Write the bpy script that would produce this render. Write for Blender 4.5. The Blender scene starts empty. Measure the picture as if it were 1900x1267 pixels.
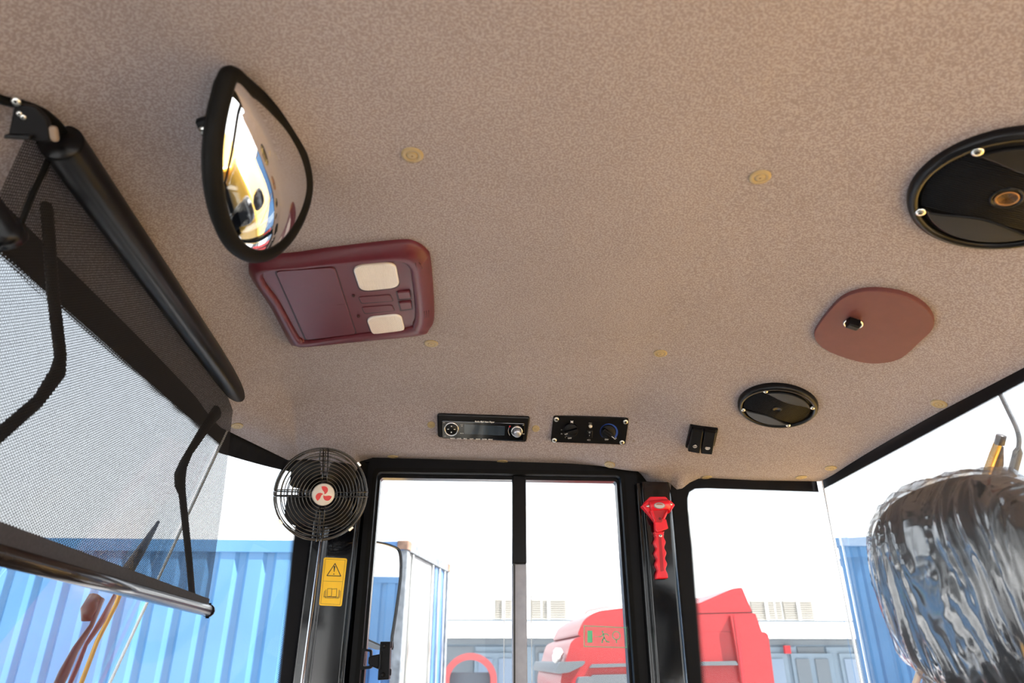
import bpy, math, random
from mathutils import Vector, Matrix, noise
random.seed(7)
PI = math.pi
S = bpy.context.scene
COL = S.collection

# ------------------------------------------------------------------ camera, world, sun, exposure
FPX, PITCH, YAW = 1267.0, math.radians(25.0), math.radians(3.6)
cam_d = bpy.data.cameras.new('camera')
cam = bpy.data.objects.new('camera', cam_d)
COL.objects.link(cam)
cam_d.sensor_width = 36.0
cam_d.lens = FPX / 1900.0 * 36.0
cam_d.clip_start = 0.02
cam_d.clip_end = 500
cam.location = (0, 0, 0)
cam.rotation_euler = (PI / 2 + PITCH, 0, -YAW)
cam_d.dof.use_dof = True
cam_d.dof.focus_distance = 1.4
cam_d.dof.aperture_fstop = 6.3
S.camera = cam

world = bpy.data.worlds.new('world')
S.world = world
world.use_nodes = True
wn = world.node_tree.nodes
wl = world.node_tree.links
bgn = wn['Background']
tc = wn.new('ShaderNodeTexCoord')
sep = wn.new('ShaderNodeSeparateXYZ')
rmp = wn.new('ShaderNodeValToRGB')
rmp.color_ramp.elements[0].position = 0.0
rmp.color_ramp.elements[0].color = (1.0, 0.99, 0.97, 1)
rmp.color_ramp.elements[1].position = 0.9
rmp.color_ramp.elements[1].color = (0.62, 0.78, 1.0, 1)
wl.new(tc.outputs['Generated'], sep.inputs[0])
wl.new(sep.outputs['Z'], rmp.inputs[0])
wl.new(rmp.outputs[0], bgn.inputs[0])
bgn.inputs[1].default_value = 2.0

sun_d = bpy.data.lights.new('sun', 'SUN')
sun_d.energy = 18.0
sun_d.color = (1.0, 0.96, 0.91)
sun_d.angle = math.radians(1.0)
sun = bpy.data.objects.new('sun', sun_d)
COL.objects.link(sun)
sun_dir = Vector((0.80, -0.30, 1.10)).normalized()      # towards the sun
sun.rotation_euler = sun_dir.to_track_quat('Z', 'Y').to_euler()
sun.location = (4, -8, 12)

S.view_settings.view_transform = 'Standard'
S.view_settings.look = 'None'
S.view_settings.gamma = 1.0
S.view_settings.use_curve_mapping = False
S.view_settings.exposure = 0.33

# ------------------------------------------------------------------ pixel rays
F_ = Vector((math.sin(YAW) * math.cos(PITCH), math.cos(YAW) * math.cos(PITCH), math.sin(PITCH)))
R_ = Vector((math.cos(YAW), -math.sin(YAW), 0))
U_ = R_.cross(F_)
def ray(px, py):
    return F_ + R_ * ((px - 950.0) / FPX) - U_ * ((py - 633.5) / FPX)
def on_x(px, py, x):
    d = ray(px, py); return d * (x / d.x)
def on_y(px, py, y):
    d = ray(px, py); return d * (y / d.y)
def on_z(px, py, z):
    d = ray(px, py); return d * (z / d.z)
def on_plane(px, py, p, n):
    d = ray(px, py); return d * (p.dot(n) / d.dot(n))

# ------------------------------------------------------------------ materials
MATS = {}
def mat(name, col, rough=0.5, metal=0.0, coat=0.0, var=0.08, vscale=60, bump=0.0, bscale=400, emit=None, spec=0.5, sheen=0.0):
    if name in MATS: return MATS[name]
    m = bpy.data.materials.new(name); m.use_nodes = True
    nt = m.node_tree; n = nt.nodes; l = nt.links; b = n['Principled BSDF']
    t = n.new('ShaderNodeTexCoord')
    no = n.new('ShaderNodeTexNoise'); no.inputs['Scale'].default_value = vscale; no.inputs['Detail'].default_value = 3
    l.new(t.outputs['Object'], no.inputs['Vector'])
    r = n.new('ShaderNodeValToRGB')
    r.color_ramp.elements[0].position = 0.3; r.color_ramp.elements[1].position = 0.7
    r.color_ramp.elements[0].color = tuple(c * (1 - var) for c in col) + (1,)
    r.color_ramp.elements[1].color = tuple(min(1, c * (1 + var)) for c in col) + (1,)
    l.new(no.outputs['Fac'], r.inputs[0]); l.new(r.outputs[0], b.inputs['Base Color'])
    b.inputs['Roughness'].default_value = rough
    b.inputs['Metallic'].default_value = metal
    b.inputs['Coat Weight'].default_value = coat
    b.inputs['Coat Roughness'].default_value = 0.06
    b.inputs['Specular IOR Level'].default_value = spec
    if bump > 0:
        n2 = n.new('ShaderNodeTexNoise'); n2.inputs['Scale'].default_value = bscale; n2.inputs['Detail'].default_value = 2
        l.new(t.outputs['Object'], n2.inputs['Vector'])
        bp = n.new('ShaderNodeBump'); bp.inputs['Strength'].default_value = bump; bp.inputs['Distance'].default_value = 0.001
        l.new(n2.outputs['Fac'], bp.inputs['Height']); l.new(bp.outputs[0], b.inputs['Normal'])
    MATS[name] = m
    return m

def headliner_mat():
    m = bpy.data.materials.new('headliner_cloth'); m.use_nodes = True
    nt = m.node_tree; n = nt.nodes; l = nt.links; b = n['Principled BSDF']
    t = n.new('ShaderNodeTexCoord')
    mp = n.new('ShaderNodeMapping'); mp.inputs['Scale'].default_value = (1, 1.15, 1)
    l.new(t.outputs['Object'], mp.inputs[0])
    a = n.new('ShaderNodeTexNoise'); a.inputs['Scale'].default_value = 450; a.inputs['Detail'].default_value = 0.6; a.inputs['Distortion'].default_value = 0.6
    l.new(mp.outputs[0], a.inputs['Vector'])
    r = n.new('ShaderNodeValToRGB')
    e = r.color_ramp.elements
    e[0].position = 0.49; e[0].color = (0.240, 0.203, 0.208, 1)
    e[1].position = 0.56; e[1].color = (0.338, 0.303, 0.314, 1)
    l.new(a.outputs['Fac'], r.inputs[0])
    c = n.new('ShaderNodeTexNoise'); c.inputs['Scale'].default_value = 9; c.inputs['Detail'].default_value = 2
    l.new(t.outputs['Object'], c.inputs['Vector'])
    mr = n.new('ShaderNodeMapRange'); mr.inputs['To Min'].default_value = 0.93; mr.inputs['To Max'].default_value = 1.07
    l.new(c.outputs['Fac'], mr.inputs['Value'])
    vm = n.new('ShaderNodeVectorMath'); vm.operation = 'SCALE'
    l.new(r.outputs[0], vm.inputs[0]); l.new(mr.outputs[0], vm.inputs['Scale'])
    l.new(vm.outputs[0], b.inputs['Base Color'])
    b.inputs['Roughness'].default_value = 0.95
    b.inputs['Specular IOR Level'].default_value = 0.15
    bp = n.new('ShaderNodeBump'); bp.inputs['Strength'].default_value = 0.25; bp.inputs['Distance'].default_value = 0.0006
    l.new(a.outputs['Fac'], bp.inputs['Height']); l.new(bp.outputs[0], b.inputs['Normal'])
    return m

def glass_mat(name='window_glass', tint=(0.92, 0.94, 0.95), amount=1.0, dirt=0.0):
    m = bpy.data.materials.new(name); m.use_nodes = True
    nt = m.node_tree; n = nt.nodes; l = nt.links
    n.remove(n['Principled BSDF'])
    out = n['Material Output']
    tr = n.new('ShaderNodeBsdfTransparent'); tr.inputs[0].default_value = tint + (1,)
    gl = n.new('ShaderNodeBsdfGlossy'); gl.inputs['Roughness'].default_value = 0.01
    fr = n.new('ShaderNodeFresnel'); fr.inputs[0].default_value = 1.45
    ml = n.new('ShaderNodeMath'); ml.operation = 'MULTIPLY'; ml.inputs[1].default_value = 0.35 * amount
    l.new(fr.outputs[0], ml.inputs[0])
    mx = n.new('ShaderNodeMixShader')
    l.new(ml.outputs[0], mx.inputs[0]); l.new(tr.outputs[0], mx.inputs[1]); l.new(gl.outputs[0], mx.inputs[2])
    last = mx
    if dirt > 0:
        t = n.new('ShaderNodeTexCoord')
        vo = n.new('ShaderNodeTexNoise'); vo.inputs['Scale'].default_value = 90; vo.inputs['Detail'].default_value = 5
        l.new(t.outputs['Object'], vo.inputs['Vector'])
        rr = n.new('ShaderNodeMapRange'); rr.inputs['From Min'].default_value = 0.68; rr.inputs['From Max'].default_value = 0.76
        rr.inputs['To Min'].default_value = dirt * 0.25; rr.inputs['To Max'].default_value = dirt * 5
        l.new(vo.outputs['Fac'], rr.inputs['Value'])
        df = n.new('ShaderNodeBsdfDiffuse'); df.inputs[0].default_value = (0.8, 0.8, 0.8, 1)
        tl = n.new('ShaderNodeBsdfTranslucent'); tl.inputs[0].default_value = (0.8, 0.8, 0.8, 1)
        ad = n.new('ShaderNodeMixShader'); ad.inputs[0].default_value = 0.6
        l.new(df.outputs[0], ad.inputs[1]); l.new(tl.outputs[0], ad.inputs[2])
        m2 = n.new('ShaderNodeMixShader')
        l.new(rr.outputs[0], m2.inputs[0]); l.new(mx.outputs[0], m2.inputs[1]); l.new(ad.outputs[0], m2.inputs[2])
        last = m2
    l.new(last.outputs[0], out.inputs['Surface'])
    MATS[name] = m
    return m

def uv_pattern(name, kind):
    """black print or perforated cloth whose holes come from the UV map (metres)"""
    m = bpy.data.materials.new(name); m.use_nodes = True
    nt = m.node_tree; n = nt.nodes; l = nt.links; b = n['Principled BSDF']; out = n['Material Output']
    def M(op, a, c=None):
        k = n.new('ShaderNodeMath'); k.operation = op
        for i, v in enumerate((a, c)):
            if v is None: continue
            if isinstance(v, (int, float)): k.inputs[i].default_value = v
            else: l.new(v, k.inputs[i])
        return k.outputs[0]
    uv = n.new('ShaderNodeUVMap'); sp = n.new('ShaderNodeSeparateXYZ'); l.new(uv.outputs[0], sp.inputs[0])
    u, v = sp.outputs[0], sp.outputs[1]
    pitch = 0.0034 if kind == 'mesh' else 0.0030
    pv = pitch * 0.8
    row = M('FLOOR', M('DIVIDE', v, pv))
    odd = M('MODULO', M('ABSOLUTE', row), 2.0)
    uu = M('ADD', M('DIVIDE', u, pitch), M('MULTIPLY', odd, 0.5))
    fu = M('SUBTRACT', M('FRACT', uu), 0.5)
    fv = M('SUBTRACT', M('FRACT', M('DIVIDE', v, pv)), 0.5)
    if kind == 'mesh':
        # elongated eyelets, 15 % open
        d = M('SQRT', M('ADD', M('POWER', M('MULTIPLY', fu, 0.75), 2.0), M('POWER', M('MULTIPLY', fv, 1.1), 2.0)))
        hole = M('LESS_THAN', d, 0.29)
        b.inputs['Base Color'].default_value = (0.012, 0.012, 0.014, 1); b.inputs['Roughness'].default_value = 0.8
        b.inputs['Specular IOR Level'].default_value = 0.25
    else:
        d = M('SQRT', M('ADD', M('POWER', fu, 2.0), M('POWER', M('MULTIPLY', fv, 0.8), 2.0)))
        # v = 0 at the solid side; dots shrink over the last centimetre
        rad = M('SUBTRACT', 0.62, M('MULTIPLY', v, 0.62 / 0.0125))
        hole = M('GREATER_THAN', d, rad)
        b.inputs['Base Color'].default_value = (0.008, 0.008, 0.009, 1); b.inputs['Roughness'].default_value = 0.55
        b.inputs['Specular IOR Level'].default_value = 0.2
    tr = n.new('ShaderNodeBsdfTransparent')
    mx = n.new('ShaderNodeMixShader')
    l.new(hole, mx.inputs[0]); l.new(b.outputs[0], mx.inputs[1]); l.new(tr.outputs[0], mx.inputs[2])
    l.new(mx.outputs[0], out.inputs['Surface'])
    return m

def film_mat():
    m = bpy.data.materials.new('clear_film'); m.use_nodes = True
    nt = m.node_tree; n = nt.nodes; l = nt.links; n.remove(n['Principled BSDF']); out = n['Material Output']
    tr = n.new('ShaderNodeBsdfTransparent'); tr.inputs[0].default_value = (0.93, 0.94, 0.95, 1)
    gl = n.new('ShaderNodeBsdfGlossy'); gl.inputs['Roughness'].default_value = 0.16
    df = n.new('ShaderNodeBsdfTranslucent'); df.inputs[0].default_value = (0.9, 0.9, 0.92, 1)
    lw = n.new('ShaderNodeLayerWeight'); lw.inputs[0].default_value = 0.35
    mr = n.new('ShaderNodeMapRange'); mr.inputs['To Min'].default_value = 0.05; mr.inputs['To Max'].default_value = 0.8
    l.new(lw.outputs['Facing'], mr.inputs['Value'])
    m1 = n.new('ShaderNodeMixShader'); l.new(mr.outputs[0], m1.inputs[0]); l.new(tr.outputs[0], m1.inputs[1]); l.new(gl.outputs[0], m1.inputs[2])
    m2 = n.new('ShaderNodeMixShader'); m2.inputs[0].default_value = 0.06
    l.new(m1.outputs[0], m2.inputs[1]); l.new(df.outputs[0], m2.inputs[2])
    l.new(m2.outputs[0], out.inputs['Surface'])
    return m

HEAD = headliner_mat()
GLASS = glass_mat(dirt=0.012)
GLASS2 = glass_mat('sliding_glass', (0.92, 0.94, 0.95), 1.0, dirt=0.03)
MESH = uv_pattern('perforated_blind_cloth', 'mesh')
FRIT = uv_pattern('ceramic_dot_border', 'dots')
FILM = film_mat()
BLACK = mat('black_frit', (0.004, 0.004, 0.0055), 0.5, var=0.1, spec=0.14)
GLOSSBLACK = mat('gloss_black_paint', (0.002, 0.002, 0.003), 0.12, coat=0.6, var=0.1, spec=0.5)
PLASTIC = mat('black_plastic', (0.0035, 0.0035, 0.0045), 0.42, var=0.15, spec=0.16, bump=0.12, bscale=1500)
SATIN = mat('satin_black_plastic', (0.005, 0.005, 0.006), 0.3, var=0.1, spec=0.22)
RUBBER = mat('black_rubber', (0.004, 0.0038, 0.0036), 0.6, var=0.15, spec=0.12)
STEEL = mat('zinc_steel', (0.72, 0.72, 0.68), 0.28, 1.0, var=0.1, vscale=300)
CHROME = mat('chrome', (0.92, 0.92, 0.93), 0.015, 1.0, var=0.0)
BRUSHED = mat('polished_aluminium', (0.75, 0.75, 0.77), 0.18, 1.0, var=0.05)
MAROON = mat('maroon_plastic', (0.095, 0.013, 0.021), 0.38, var=0.06, bump=0.15, bscale=2500, spec=0.4)
MAROON2 = mat('maroon_painted_board', (0.125, 0.042, 0.040), 0.55, var=0.05, bump=0.1, bscale=900, spec=0.3)
MAROOND = mat('maroon_shadow_gap', (0.030, 0.006, 0.010), 0.6, var=0.05)
BEIGE = mat('beige_plastic', (0.33, 0.25, 0.13), 0.45, var=0.05)
BEIGED = mat('brown_recess', (0.14, 0.075, 0.03), 0.6, var=0.05)
RED = mat('red_plastic', (0.85, 0.012, 0.03), 0.33, var=0.05, coat=0.2)
REDD = mat('deep_red_plastic', (0.42, 0.008, 0.015), 0.4, var=0.05)
YELLOW = mat('yellow_sticker', (0.98, 0.56, 0.01), 0.3, var=0.03)
INK = mat('black_ink', (0.012, 0.010, 0.008), 0.4, var=0.05)
WHITEINK = mat('white_print', (0.78, 0.78, 0.78), 0.5, var=0.03)
REDINK = mat('red_print', (0.62, 0.008, 0.02), 0.4, var=0.03)
BLUEINK = mat('blue_print', (0.02, 0.07, 0.36), 0.4, var=0.03)
GREEN = mat('green_print', (0.12, 0.62, 0.32), 0.5, var=0.03)
CREAM = mat('cream_badge', (0.78, 0.72, 0.64), 0.35, var=0.03)
LENS = mat('ribbed_white_lens', (0.72, 0.68, 0.64), 0.25, var=0.03, coat=0.4)
SCREEN = mat('dark_screen', (0.035, 0.05, 0.07), 0.08, var=0.3, vscale=12, coat=0.6)
CLOTH = mat('black_seat_vinyl', (0.022, 0.022, 0.024), 0.5, var=0.2, bump=0.3, bscale=600)
FLOORM = mat('rubber_floor_mat', (0.52, 0.48, 0.42), 0.8, var=0.2)
BLUE = mat('blue_container_paint', (0.055, 0.160, 0.315), 0.45, var=0.10, vscale=1.2)
BLUE2 = mat('faded_blue_paint', (0.06, 0.15, 0.32), 0.5, var=0.15, vscale=2)
GREYP = mat('weathered_pale_paint', (0.28, 0.28, 0.275), 0.6, var=0.18, vscale=2)
RUST = mat('rusty_steel', (0.26, 0.15, 0.10), 0.85, var=0.45, vscale=6)
TRUCKRED = mat('red_truck_paint', (0.30, 0.007, 0.010), 0.45, var=0.04, coat=0.15)
TRUCKGREY = mat('grey_truck_plastic', (0.09, 0.10, 0.11), 0.5)
WHITEWALL = mat('white_render', (0.82, 0.82, 0.80), 0.85, var=0.04, vscale=0.4)
SHOP = mat('blue_grey_cladding', (0.15, 0.20, 0.25), 0.6, var=0.08, vscale=0.6)
SHOPD = mat('dark_grey_metal', (0.11, 0.13, 0.15), 0.6, var=0.1)
SHUTTER = mat('beige_shutter', (0.27, 0.245, 0.21), 0.7, var=0.08)
PALEWIN = mat('pale_window', (0.16, 0.21, 0.28), 0.2, var=0.05)
CONCRETE = mat('concrete_yard', (0.56, 0.54, 0.52), 0.9, var=0.15, vscale=0.5)
HOOD = mat('orange_yellow_paint', (0.85, 0.46, 0.06), 0.35, var=0.03, coat=0.4)
GOLD = mat('golden_rubber_blade', (0.62, 0.36, 0.06), 0.3, 0.4, var=0.1)
WIPER = mat('brown_black_steel', (0.022, 0.013, 0.012), 0.4, var=0.2)
LEAF = mat('tree_leaves', (0.10, 0.22, 0.05), 0.7, var=0.5, vscale=3)
BARK = mat('tree_bark', (0.12, 0.08, 0.05), 0.9)
GLOWEDGE = mat('sealant_and_glint', (0.75, 0.80, 0.82), 0.3, var=0.05)  # joint sealant; also paints the highlights on the pane edges

# ------------------------------------------------------------------ mesh building
def frame(p, n, up):
    z = Vector(n).normalized(); y = Vector(up) - z * Vector(up).dot(z); y.normalize(); x = y.cross(z)
    m = Matrix((x, y, z)).transposed().to_4x4(); m.translation = Vector(p)
    return m
def rrect(w, h, r, seg=5, cx=0, cy=0):
    pts = []
    for (sx, sy, a0) in ((1, 1, 0), (-1, 1, 90), (-1, -1, 180), (1, -1, 270)):
        for i in range(seg + 1):
            a = math.radians(a0 + 90 * i / seg)
            pts.append((cx + sx * (w / 2 - r) + r * math.cos(a), cy + sy * (h / 2 - r) + r * math.sin(a)))
    return pts
def circ(r, n=32, cx=0, cy=0, rx=None):
    return [(cx + (rx or r) * math.cos(2 * PI * i / n), cy + r * math.sin(2 * PI * i / n)) for i in range(n)]
def area2(p):
    return sum(p[i][0] * p[(i + 1) % len(p)][1] - p[(i + 1) % len(p)][0] * p[i][1] for i in range(len(p)))
def inset(poly, d):
    n = len(poly); out = []
    for i in range(n):
        a = Vector(poly[i - 1]); b = Vector(poly[i]); c = Vector(poly[(i + 1) % n])
        e1 = (b - a); e2 = (c - b)
        if e1.length < 1e-9: e1 = e2
        if e2.length < 1e-9: e2 = e1
        n1 = Vector((-e1.y, e1.x)).normalized(); n2 = Vector((-e2.y, e2.x)).normalized()
        m = n1 + n2
        if m.length < 1e-6: m = n1
        m.normalize(); k = max(0.5, m.dot(n1))
        out.append(tuple(b + m * (d / k)))
    return out
def smooth_poly(pts, k=6, closed=True):
    n = len(pts); out = []
    V = [Vector(p) for p in pts]
    rng = range(n) if closed else range(n - 1)
    for i in rng:
        p0 = V[(i - 1) % n] if closed or i > 0 else V[i]
        p1 = V[i]; p2 = V[(i + 1) % n]
        p3 = V[(i + 2) % n] if closed or i < n - 2 else p2
        for j in range(k):
            t = j / k
            out.append(0.5 * ((2 * p1) + (-p0 + p2) * t + (2 * p0 - 5 * p1 + 4 * p2 - p3) * t * t + (-p0 + 3 * p1 - 3 * p2 + p3) * t ** 3))
    if not closed: out.append(V[-1])
    return out
def round_corners(pts, r, seg=4):
    """2D polygon with each corner cut by a quadratic arc"""
    out = []; n = len(pts)
    for i in range(n):
        a = Vector(pts[i - 1]); b = Vector(pts[i]); c = Vector(pts[(i + 1) % n])
        rr = min(r, (a - b).length * .45, (c - b).length * .45)
        p = b + (a - b).normalized() * rr; q = b + (c - b).normalized() * rr
        for j in range(seg + 1):
            t = j / seg
            out.append(tuple(p * (1 - t) ** 2 + b * 2 * t * (1 - t) + q * t * t))
    return out

class MB:
    def __init__(s): s.v = []; s.f = []; s.sm = []; s.uv = {}
    def add(s, vs, fs, smooth=False):
        o = len(s.v); s.v += [tuple(p) for p in vs]
        for f in fs: s.f.append(tuple(i + o for i in f)); s.sm.append(smooth)
        return s
    def box(s, c, d, M=None):
        x, y, z = (k / 2 for k in d); c = Vector(c)
        vs = [c + Vector((a * x, b * y, e * z)) for a in (-1, 1) for b in (-1, 1) for e in (-1, 1)]
        if M: vs = [M @ q for q in vs]
        return s.add(vs, [(0, 1, 3, 2), (4, 6, 7, 5), (0, 4, 5, 1), (2, 3, 7, 6), (0, 2, 6, 4), (1, 5, 7, 3)])
    def bbox(s, c, d, b=0.002):
        """box with chamfered top (z+) and rounded plan"""
        x, y, z = d
        return s.prism(rrect(x, y, min(b * 2, x * .3, y * .3), 3, c[0], c[1]), c[2] - z / 2, c[2] + z / 2, b)
    def prism(s, poly, z0, z1, b=0.0, bseg=2, smooth=False, M=None):
        if area2(poly) < 0: poly = poly[::-1]
        n = len(poly); rings = [(poly, z0)]
        if b > 0:
            for k in range(bseg + 1):
                a = PI / 2 * k / bseg
                rings.append((inset(poly, b * (1 - math.cos(a))), z1 - b + b * math.sin(a)))
        else: rings.append((poly, z1))
        vs = []
        for pl, z in rings: vs += [Vector((p[0], p[1], z)) for p in pl]
        if M: vs = [M @ q for q in vs]
        fs = []
        for k in range(len(rings) - 1):
            for i in range(n):
                j = (i + 1) % n
                fs.append((k * n + i, k * n + j, (k + 1) * n + j, (k + 1) * n + i))
        s.add(vs, fs, smooth)
        o = len(s.v) - len(vs)
        s.f.append(tuple(o + (len(rings) - 1) * n + i for i in range(n))); s.sm.append(False)
        s.f.append(tuple(o + i for i in reversed(range(n)))); s.sm.append(False)
        return s
    def ringprism(s, outer, inner, z0, z1):
        n = len(outer)
        if area2(outer) < 0: outer = outer[::-1]; inner = inner[::-1]
        vs = [(p[0], p[1], z) for pl, z in ((outer, z0), (outer, z1), (inner, z1), (inner, z0)) for p in pl]
        fs = []
        for k in range(4):
            k2 = (k + 1) % 4
            for i in range(n):
                j = (i + 1) % n
                fs.append((k * n + i, k * n + j, k2 * n + j, k2 * n + i))
        return s.add(vs, fs)
    def lathe(s, prof, n=40, c=(0, 0), M=None, smooth=True, sx=1.0):
        vs = []; fs = []
        for r, z in prof:
            for i in range(n):
                a = 2 * PI * i / n; vs.append(Vector((c[0] + r * math.cos(a) * sx, c[1] + r * math.sin(a), z)))
        if M: vs = [M @ q for q in vs]
        for k in range(len(prof) - 1):
            for i in range(n):
                j = (i + 1) % n; fs.append((k * n + i, k * n + j, (k + 1) * n + j, (k + 1) * n + i))
        if prof[0][0] > 1e-5: fs.append(tuple(reversed(range(n))))
        if prof[-1][0] > 1e-5: fs.append(tuple((len(prof) - 1) * n + i for i in range(n)))
        return s.add(vs, fs, smooth)
    def tube(s, pts, r, n=8, closed=False, flat=1.0, ref=None):
        P = [Vector(p) for p in pts]; m = len(P); vs = []; fs = []
        prev = None
        for i in range(m):
            if closed: t = P[(i + 1) % m] - P[i - 1]
            else: t = P[min(i + 1, m - 1)] - P[max(i - 1, 0)]
            t.normalize()
            if ref is not None: up = Vector(ref)
            elif prev is None: up = Vector((0, 0, 1)) if abs(t.z) < .9 else Vector((1, 0, 0))
            else: up = prev
            a = up - t * up.dot(t)
            if a.length < 1e-6: a = t.orthogonal()
            a.normalize(); prev = a; b = t.cross(a)
            rr = r[i] if isinstance(r, (list, tuple)) else r
            for k in range(n):
                g = 2 * PI * k / n; vs.append(P[i] + a * (rr * flat * math.cos(g)) + b * (rr * math.sin(g)))
        for i in range(m if closed else m - 1):
            i2 = (i + 1) % m
            for k in range(n):
                k2 = (k + 1) % n; fs.append((i * n + k, i * n + k2, i2 * n + k2, i2 * n + k))
        if not closed:
            fs.append(tuple(reversed(range(n)))); fs.append(tuple((m - 1) * n + k for k in range(n)))
        return s.add(vs, fs, n > 5)
    def sheet(s, a, b, c, d, th, nrm=None):
        """four-cornered plate, thickness th along its normal"""
        a, b, c, d = map(Vector, (a, b, c, d)); n = nrm or (b - a).cross(d - a).normalized()
        n = Vector(n) * th; vs = [a, b, c, d, a + n, b + n, c + n, d + n]
        return s.add(vs, [(0, 3, 2, 1), (4, 5, 6, 7), (0, 1, 5, 4), (1, 2, 6, 5), (2, 3, 7, 6), (3, 0, 4, 7)])
    def poly3(s, pts, n, th):
        P = [Vector(p) for p in pts]; n = Vector(n) * th; k = len(P)
        fs = [tuple(range(k)), tuple(reversed(range(k, 2 * k)))]
        fs += [(i, i + k, (i + 1) % k + k, (i + 1) % k) for i in range(k)]
        return s.add(P + [p + n for p in P], fs)
    def build(s, name, m, parent=None, M=None):
        me = bpy.data.meshes.new(name)
        me.from_pydata(s.v, [], s.f)
        me.polygons.foreach_set('use_smooth', s.sm)
        me.update()
        ob = bpy.data.objects.new(name, me); COL.objects.link(ob)
        me.materials.append(m)
        if parent: ob.parent = parent
        if M is not None: ob.matrix_local = M
        return ob

def thing(name, label, cat, M=None, group=None, kind=None):
    o = bpy.data.objects.new(name, None); COL.objects.link(o)
    o.empty_display_size = 0.02
    if M is not None: o.matrix_world = M if isinstance(M, Matrix) else Matrix.Translation(M)
    return tag(o, label, cat, group, kind)
def tag(o, label=None, cat=None, group=None, kind=None):
    if label: o['label'] = label
    if cat: o['category'] = cat
    if group: o['group'] = group
    if kind: o['kind'] = kind
    return o
def setting(name, M=None):
    o = bpy.data.objects.new(name, None); COL.objects.link(o); o['kind'] = 'structure'; o.empty_display_size = 0.02
    if M is not None: o.matrix_world = M
    return o
def text(body, size, m, parent, loc, name='lettering', rot=0, bold=0.0, shear=0.0, sx=1.0):
    cu = bpy.data.curves.new('txt', 'FONT'); cu.body = body; cu.size = size; cu.align_x = 'CENTER'; cu.align_y = 'CENTER'
    cu.offset = bold; cu.shear = shear; cu.extrude = 0.00015; cu.resolution_u = 2
    o = bpy.data.objects.new('txt', cu)
    me = bpy.data.meshes.new_from_object(o)
    bpy.data.objects.remove(o); bpy.data.curves.remove(cu)
    me.name = name; me.materials.clear(); me.materials.append(m)
    ob = bpy.data.objects.new(name, me); COL.objects.link(ob); ob.parent = parent
    ob.location = loc; ob.rotation_euler = (0, 0, rot); ob.scale = (sx, 1, 1)
    return ob
def copy_tree(o, parent=None):
    c = o.copy(); COL.objects.link(c); c.parent = parent
    for ch in o.children: copy_tree(ch, c)
    return c
def screw(mb_parent, x, y, z, r, m=None, name='screw'):
    a = MB().lathe([(r, 0), (r, r * .25), (r * .82, r * .5), (r * .45, r * .55)], 14).build(name, m or STEEL, mb_parent, Matrix.Translation((x, y, z)))
    MB().lathe([(r * .42, r * .5), (r * .42, r * .57)], 6).build('socket', INK, a)
    return a

# ------------------------------------------------------------------ headliner surface
YD = 1.45                      # plane of the door wall
XL, XR = -0.484, 0.773         # windscreen and rear glass at headliner height
def lerp_table(tab, x):
    if x <= tab[0][0]: return tab[0][1]
    for (a, fa), (b, fb) in zip(tab, tab[1:]):
        if x <= b:
            t = (x - a) / (b - a); return fa + (fb - fa) * t
    return tab[-1][1]
def hermite_table(tab, x):
    n = len(tab)
    if x <= tab[0][0]: return tab[0][1]
    if x >= tab[-1][0]: return tab[-1][1]
    for i in range(n - 1):
        a, fa = tab[i]; b, fb = tab[i + 1]
        if x <= b:
            def sl(j):
                if j <= 0: return (tab[1][1] - tab[0][1]) / (tab[1][0] - tab[0][0])
                if j >= n - 1: return 0.0
                return (tab[j + 1][1] - tab[j - 1][1]) / (tab[j + 1][0] - tab[j - 1][0])
            h = b - a; t = (x - a) / h
            return (fa * (2 * t ** 3 - 3 * t * t + 1) + fb * (-2 * t ** 3 + 3 * t * t)
                    + h * (sl(i) * (t ** 3 - 2 * t * t + t) + sl(i + 1) * (t ** 3 - t * t)))
def sstep(a, b, x):
    t = max(0, min(1, (x - a) / (b - a))); return t * t * (3 - 2 * t)
XQ = on_y(560, 862, YD).x
edge_px = [(560, 866), (600, 882), (650, 880), (662, 872), (668, 856), (690, 850), (800, 853), (930, 858), (1160, 866), (1178, 870), (1190, 880), (1200, 893),
           (1244, 897), (1249, 902), (1256, 908), (1266, 906), (1280, 895), (1296, 888), (1320, 887), (1400, 891), (1522, 893)]
edge_tab = [(on_y(a, b, YD).x, on_y(a, b, YD).z) for a, b in edge_px]
edge_tab = [(XL, 0.408)] + edge_tab + [(XR, 0.357)]
WD = [(0, 1), (0.055, 0.93), (0.10, 0.62), (0.145, 0.30), (0.28, 0.09), (0.45, 0)]
WR = [(0, 1), (0.06, 0.90), (0.12, 0.66), (0.20, 0.40), (0.30, 0.18), (0.45, 0)]
def y_end(x):
    if x >= XQ: return YD
    return 1.30 + (YD - 1.30) * ((x - XL) / (XQ - XL))
def ceil_z(x, y):
    L = max(0, min(1, (-0.30 - x) / 0.184)); Rr = max(0, min(1, (x - 0.28) / 0.493))
    base = 0.50 - 0.083 * L * L - 0.128 * Rr ** 1.8
    s = y_end(x) - y
    k = sstep(0.30, 0.46, x)
    w = hermite_table(WD, s) * (1 - k) + hermite_table(WR, s) * k
    e = lerp_table(edge_tab, x)
    # the cut-outs in the lower edge only bite close to the edge
    es = 0.386 + (0.356 - 0.386) * sstep(0.2, 0.36, x) if x > -0.3 else 0.386 + (0.408 - 0.386) * sstep(-0.3, XL, x)
    q = max(0, 1 - s / 0.06)
    e2 = es + (e - es) * q * q
    return base * (1 - w) + e2 * w
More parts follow.
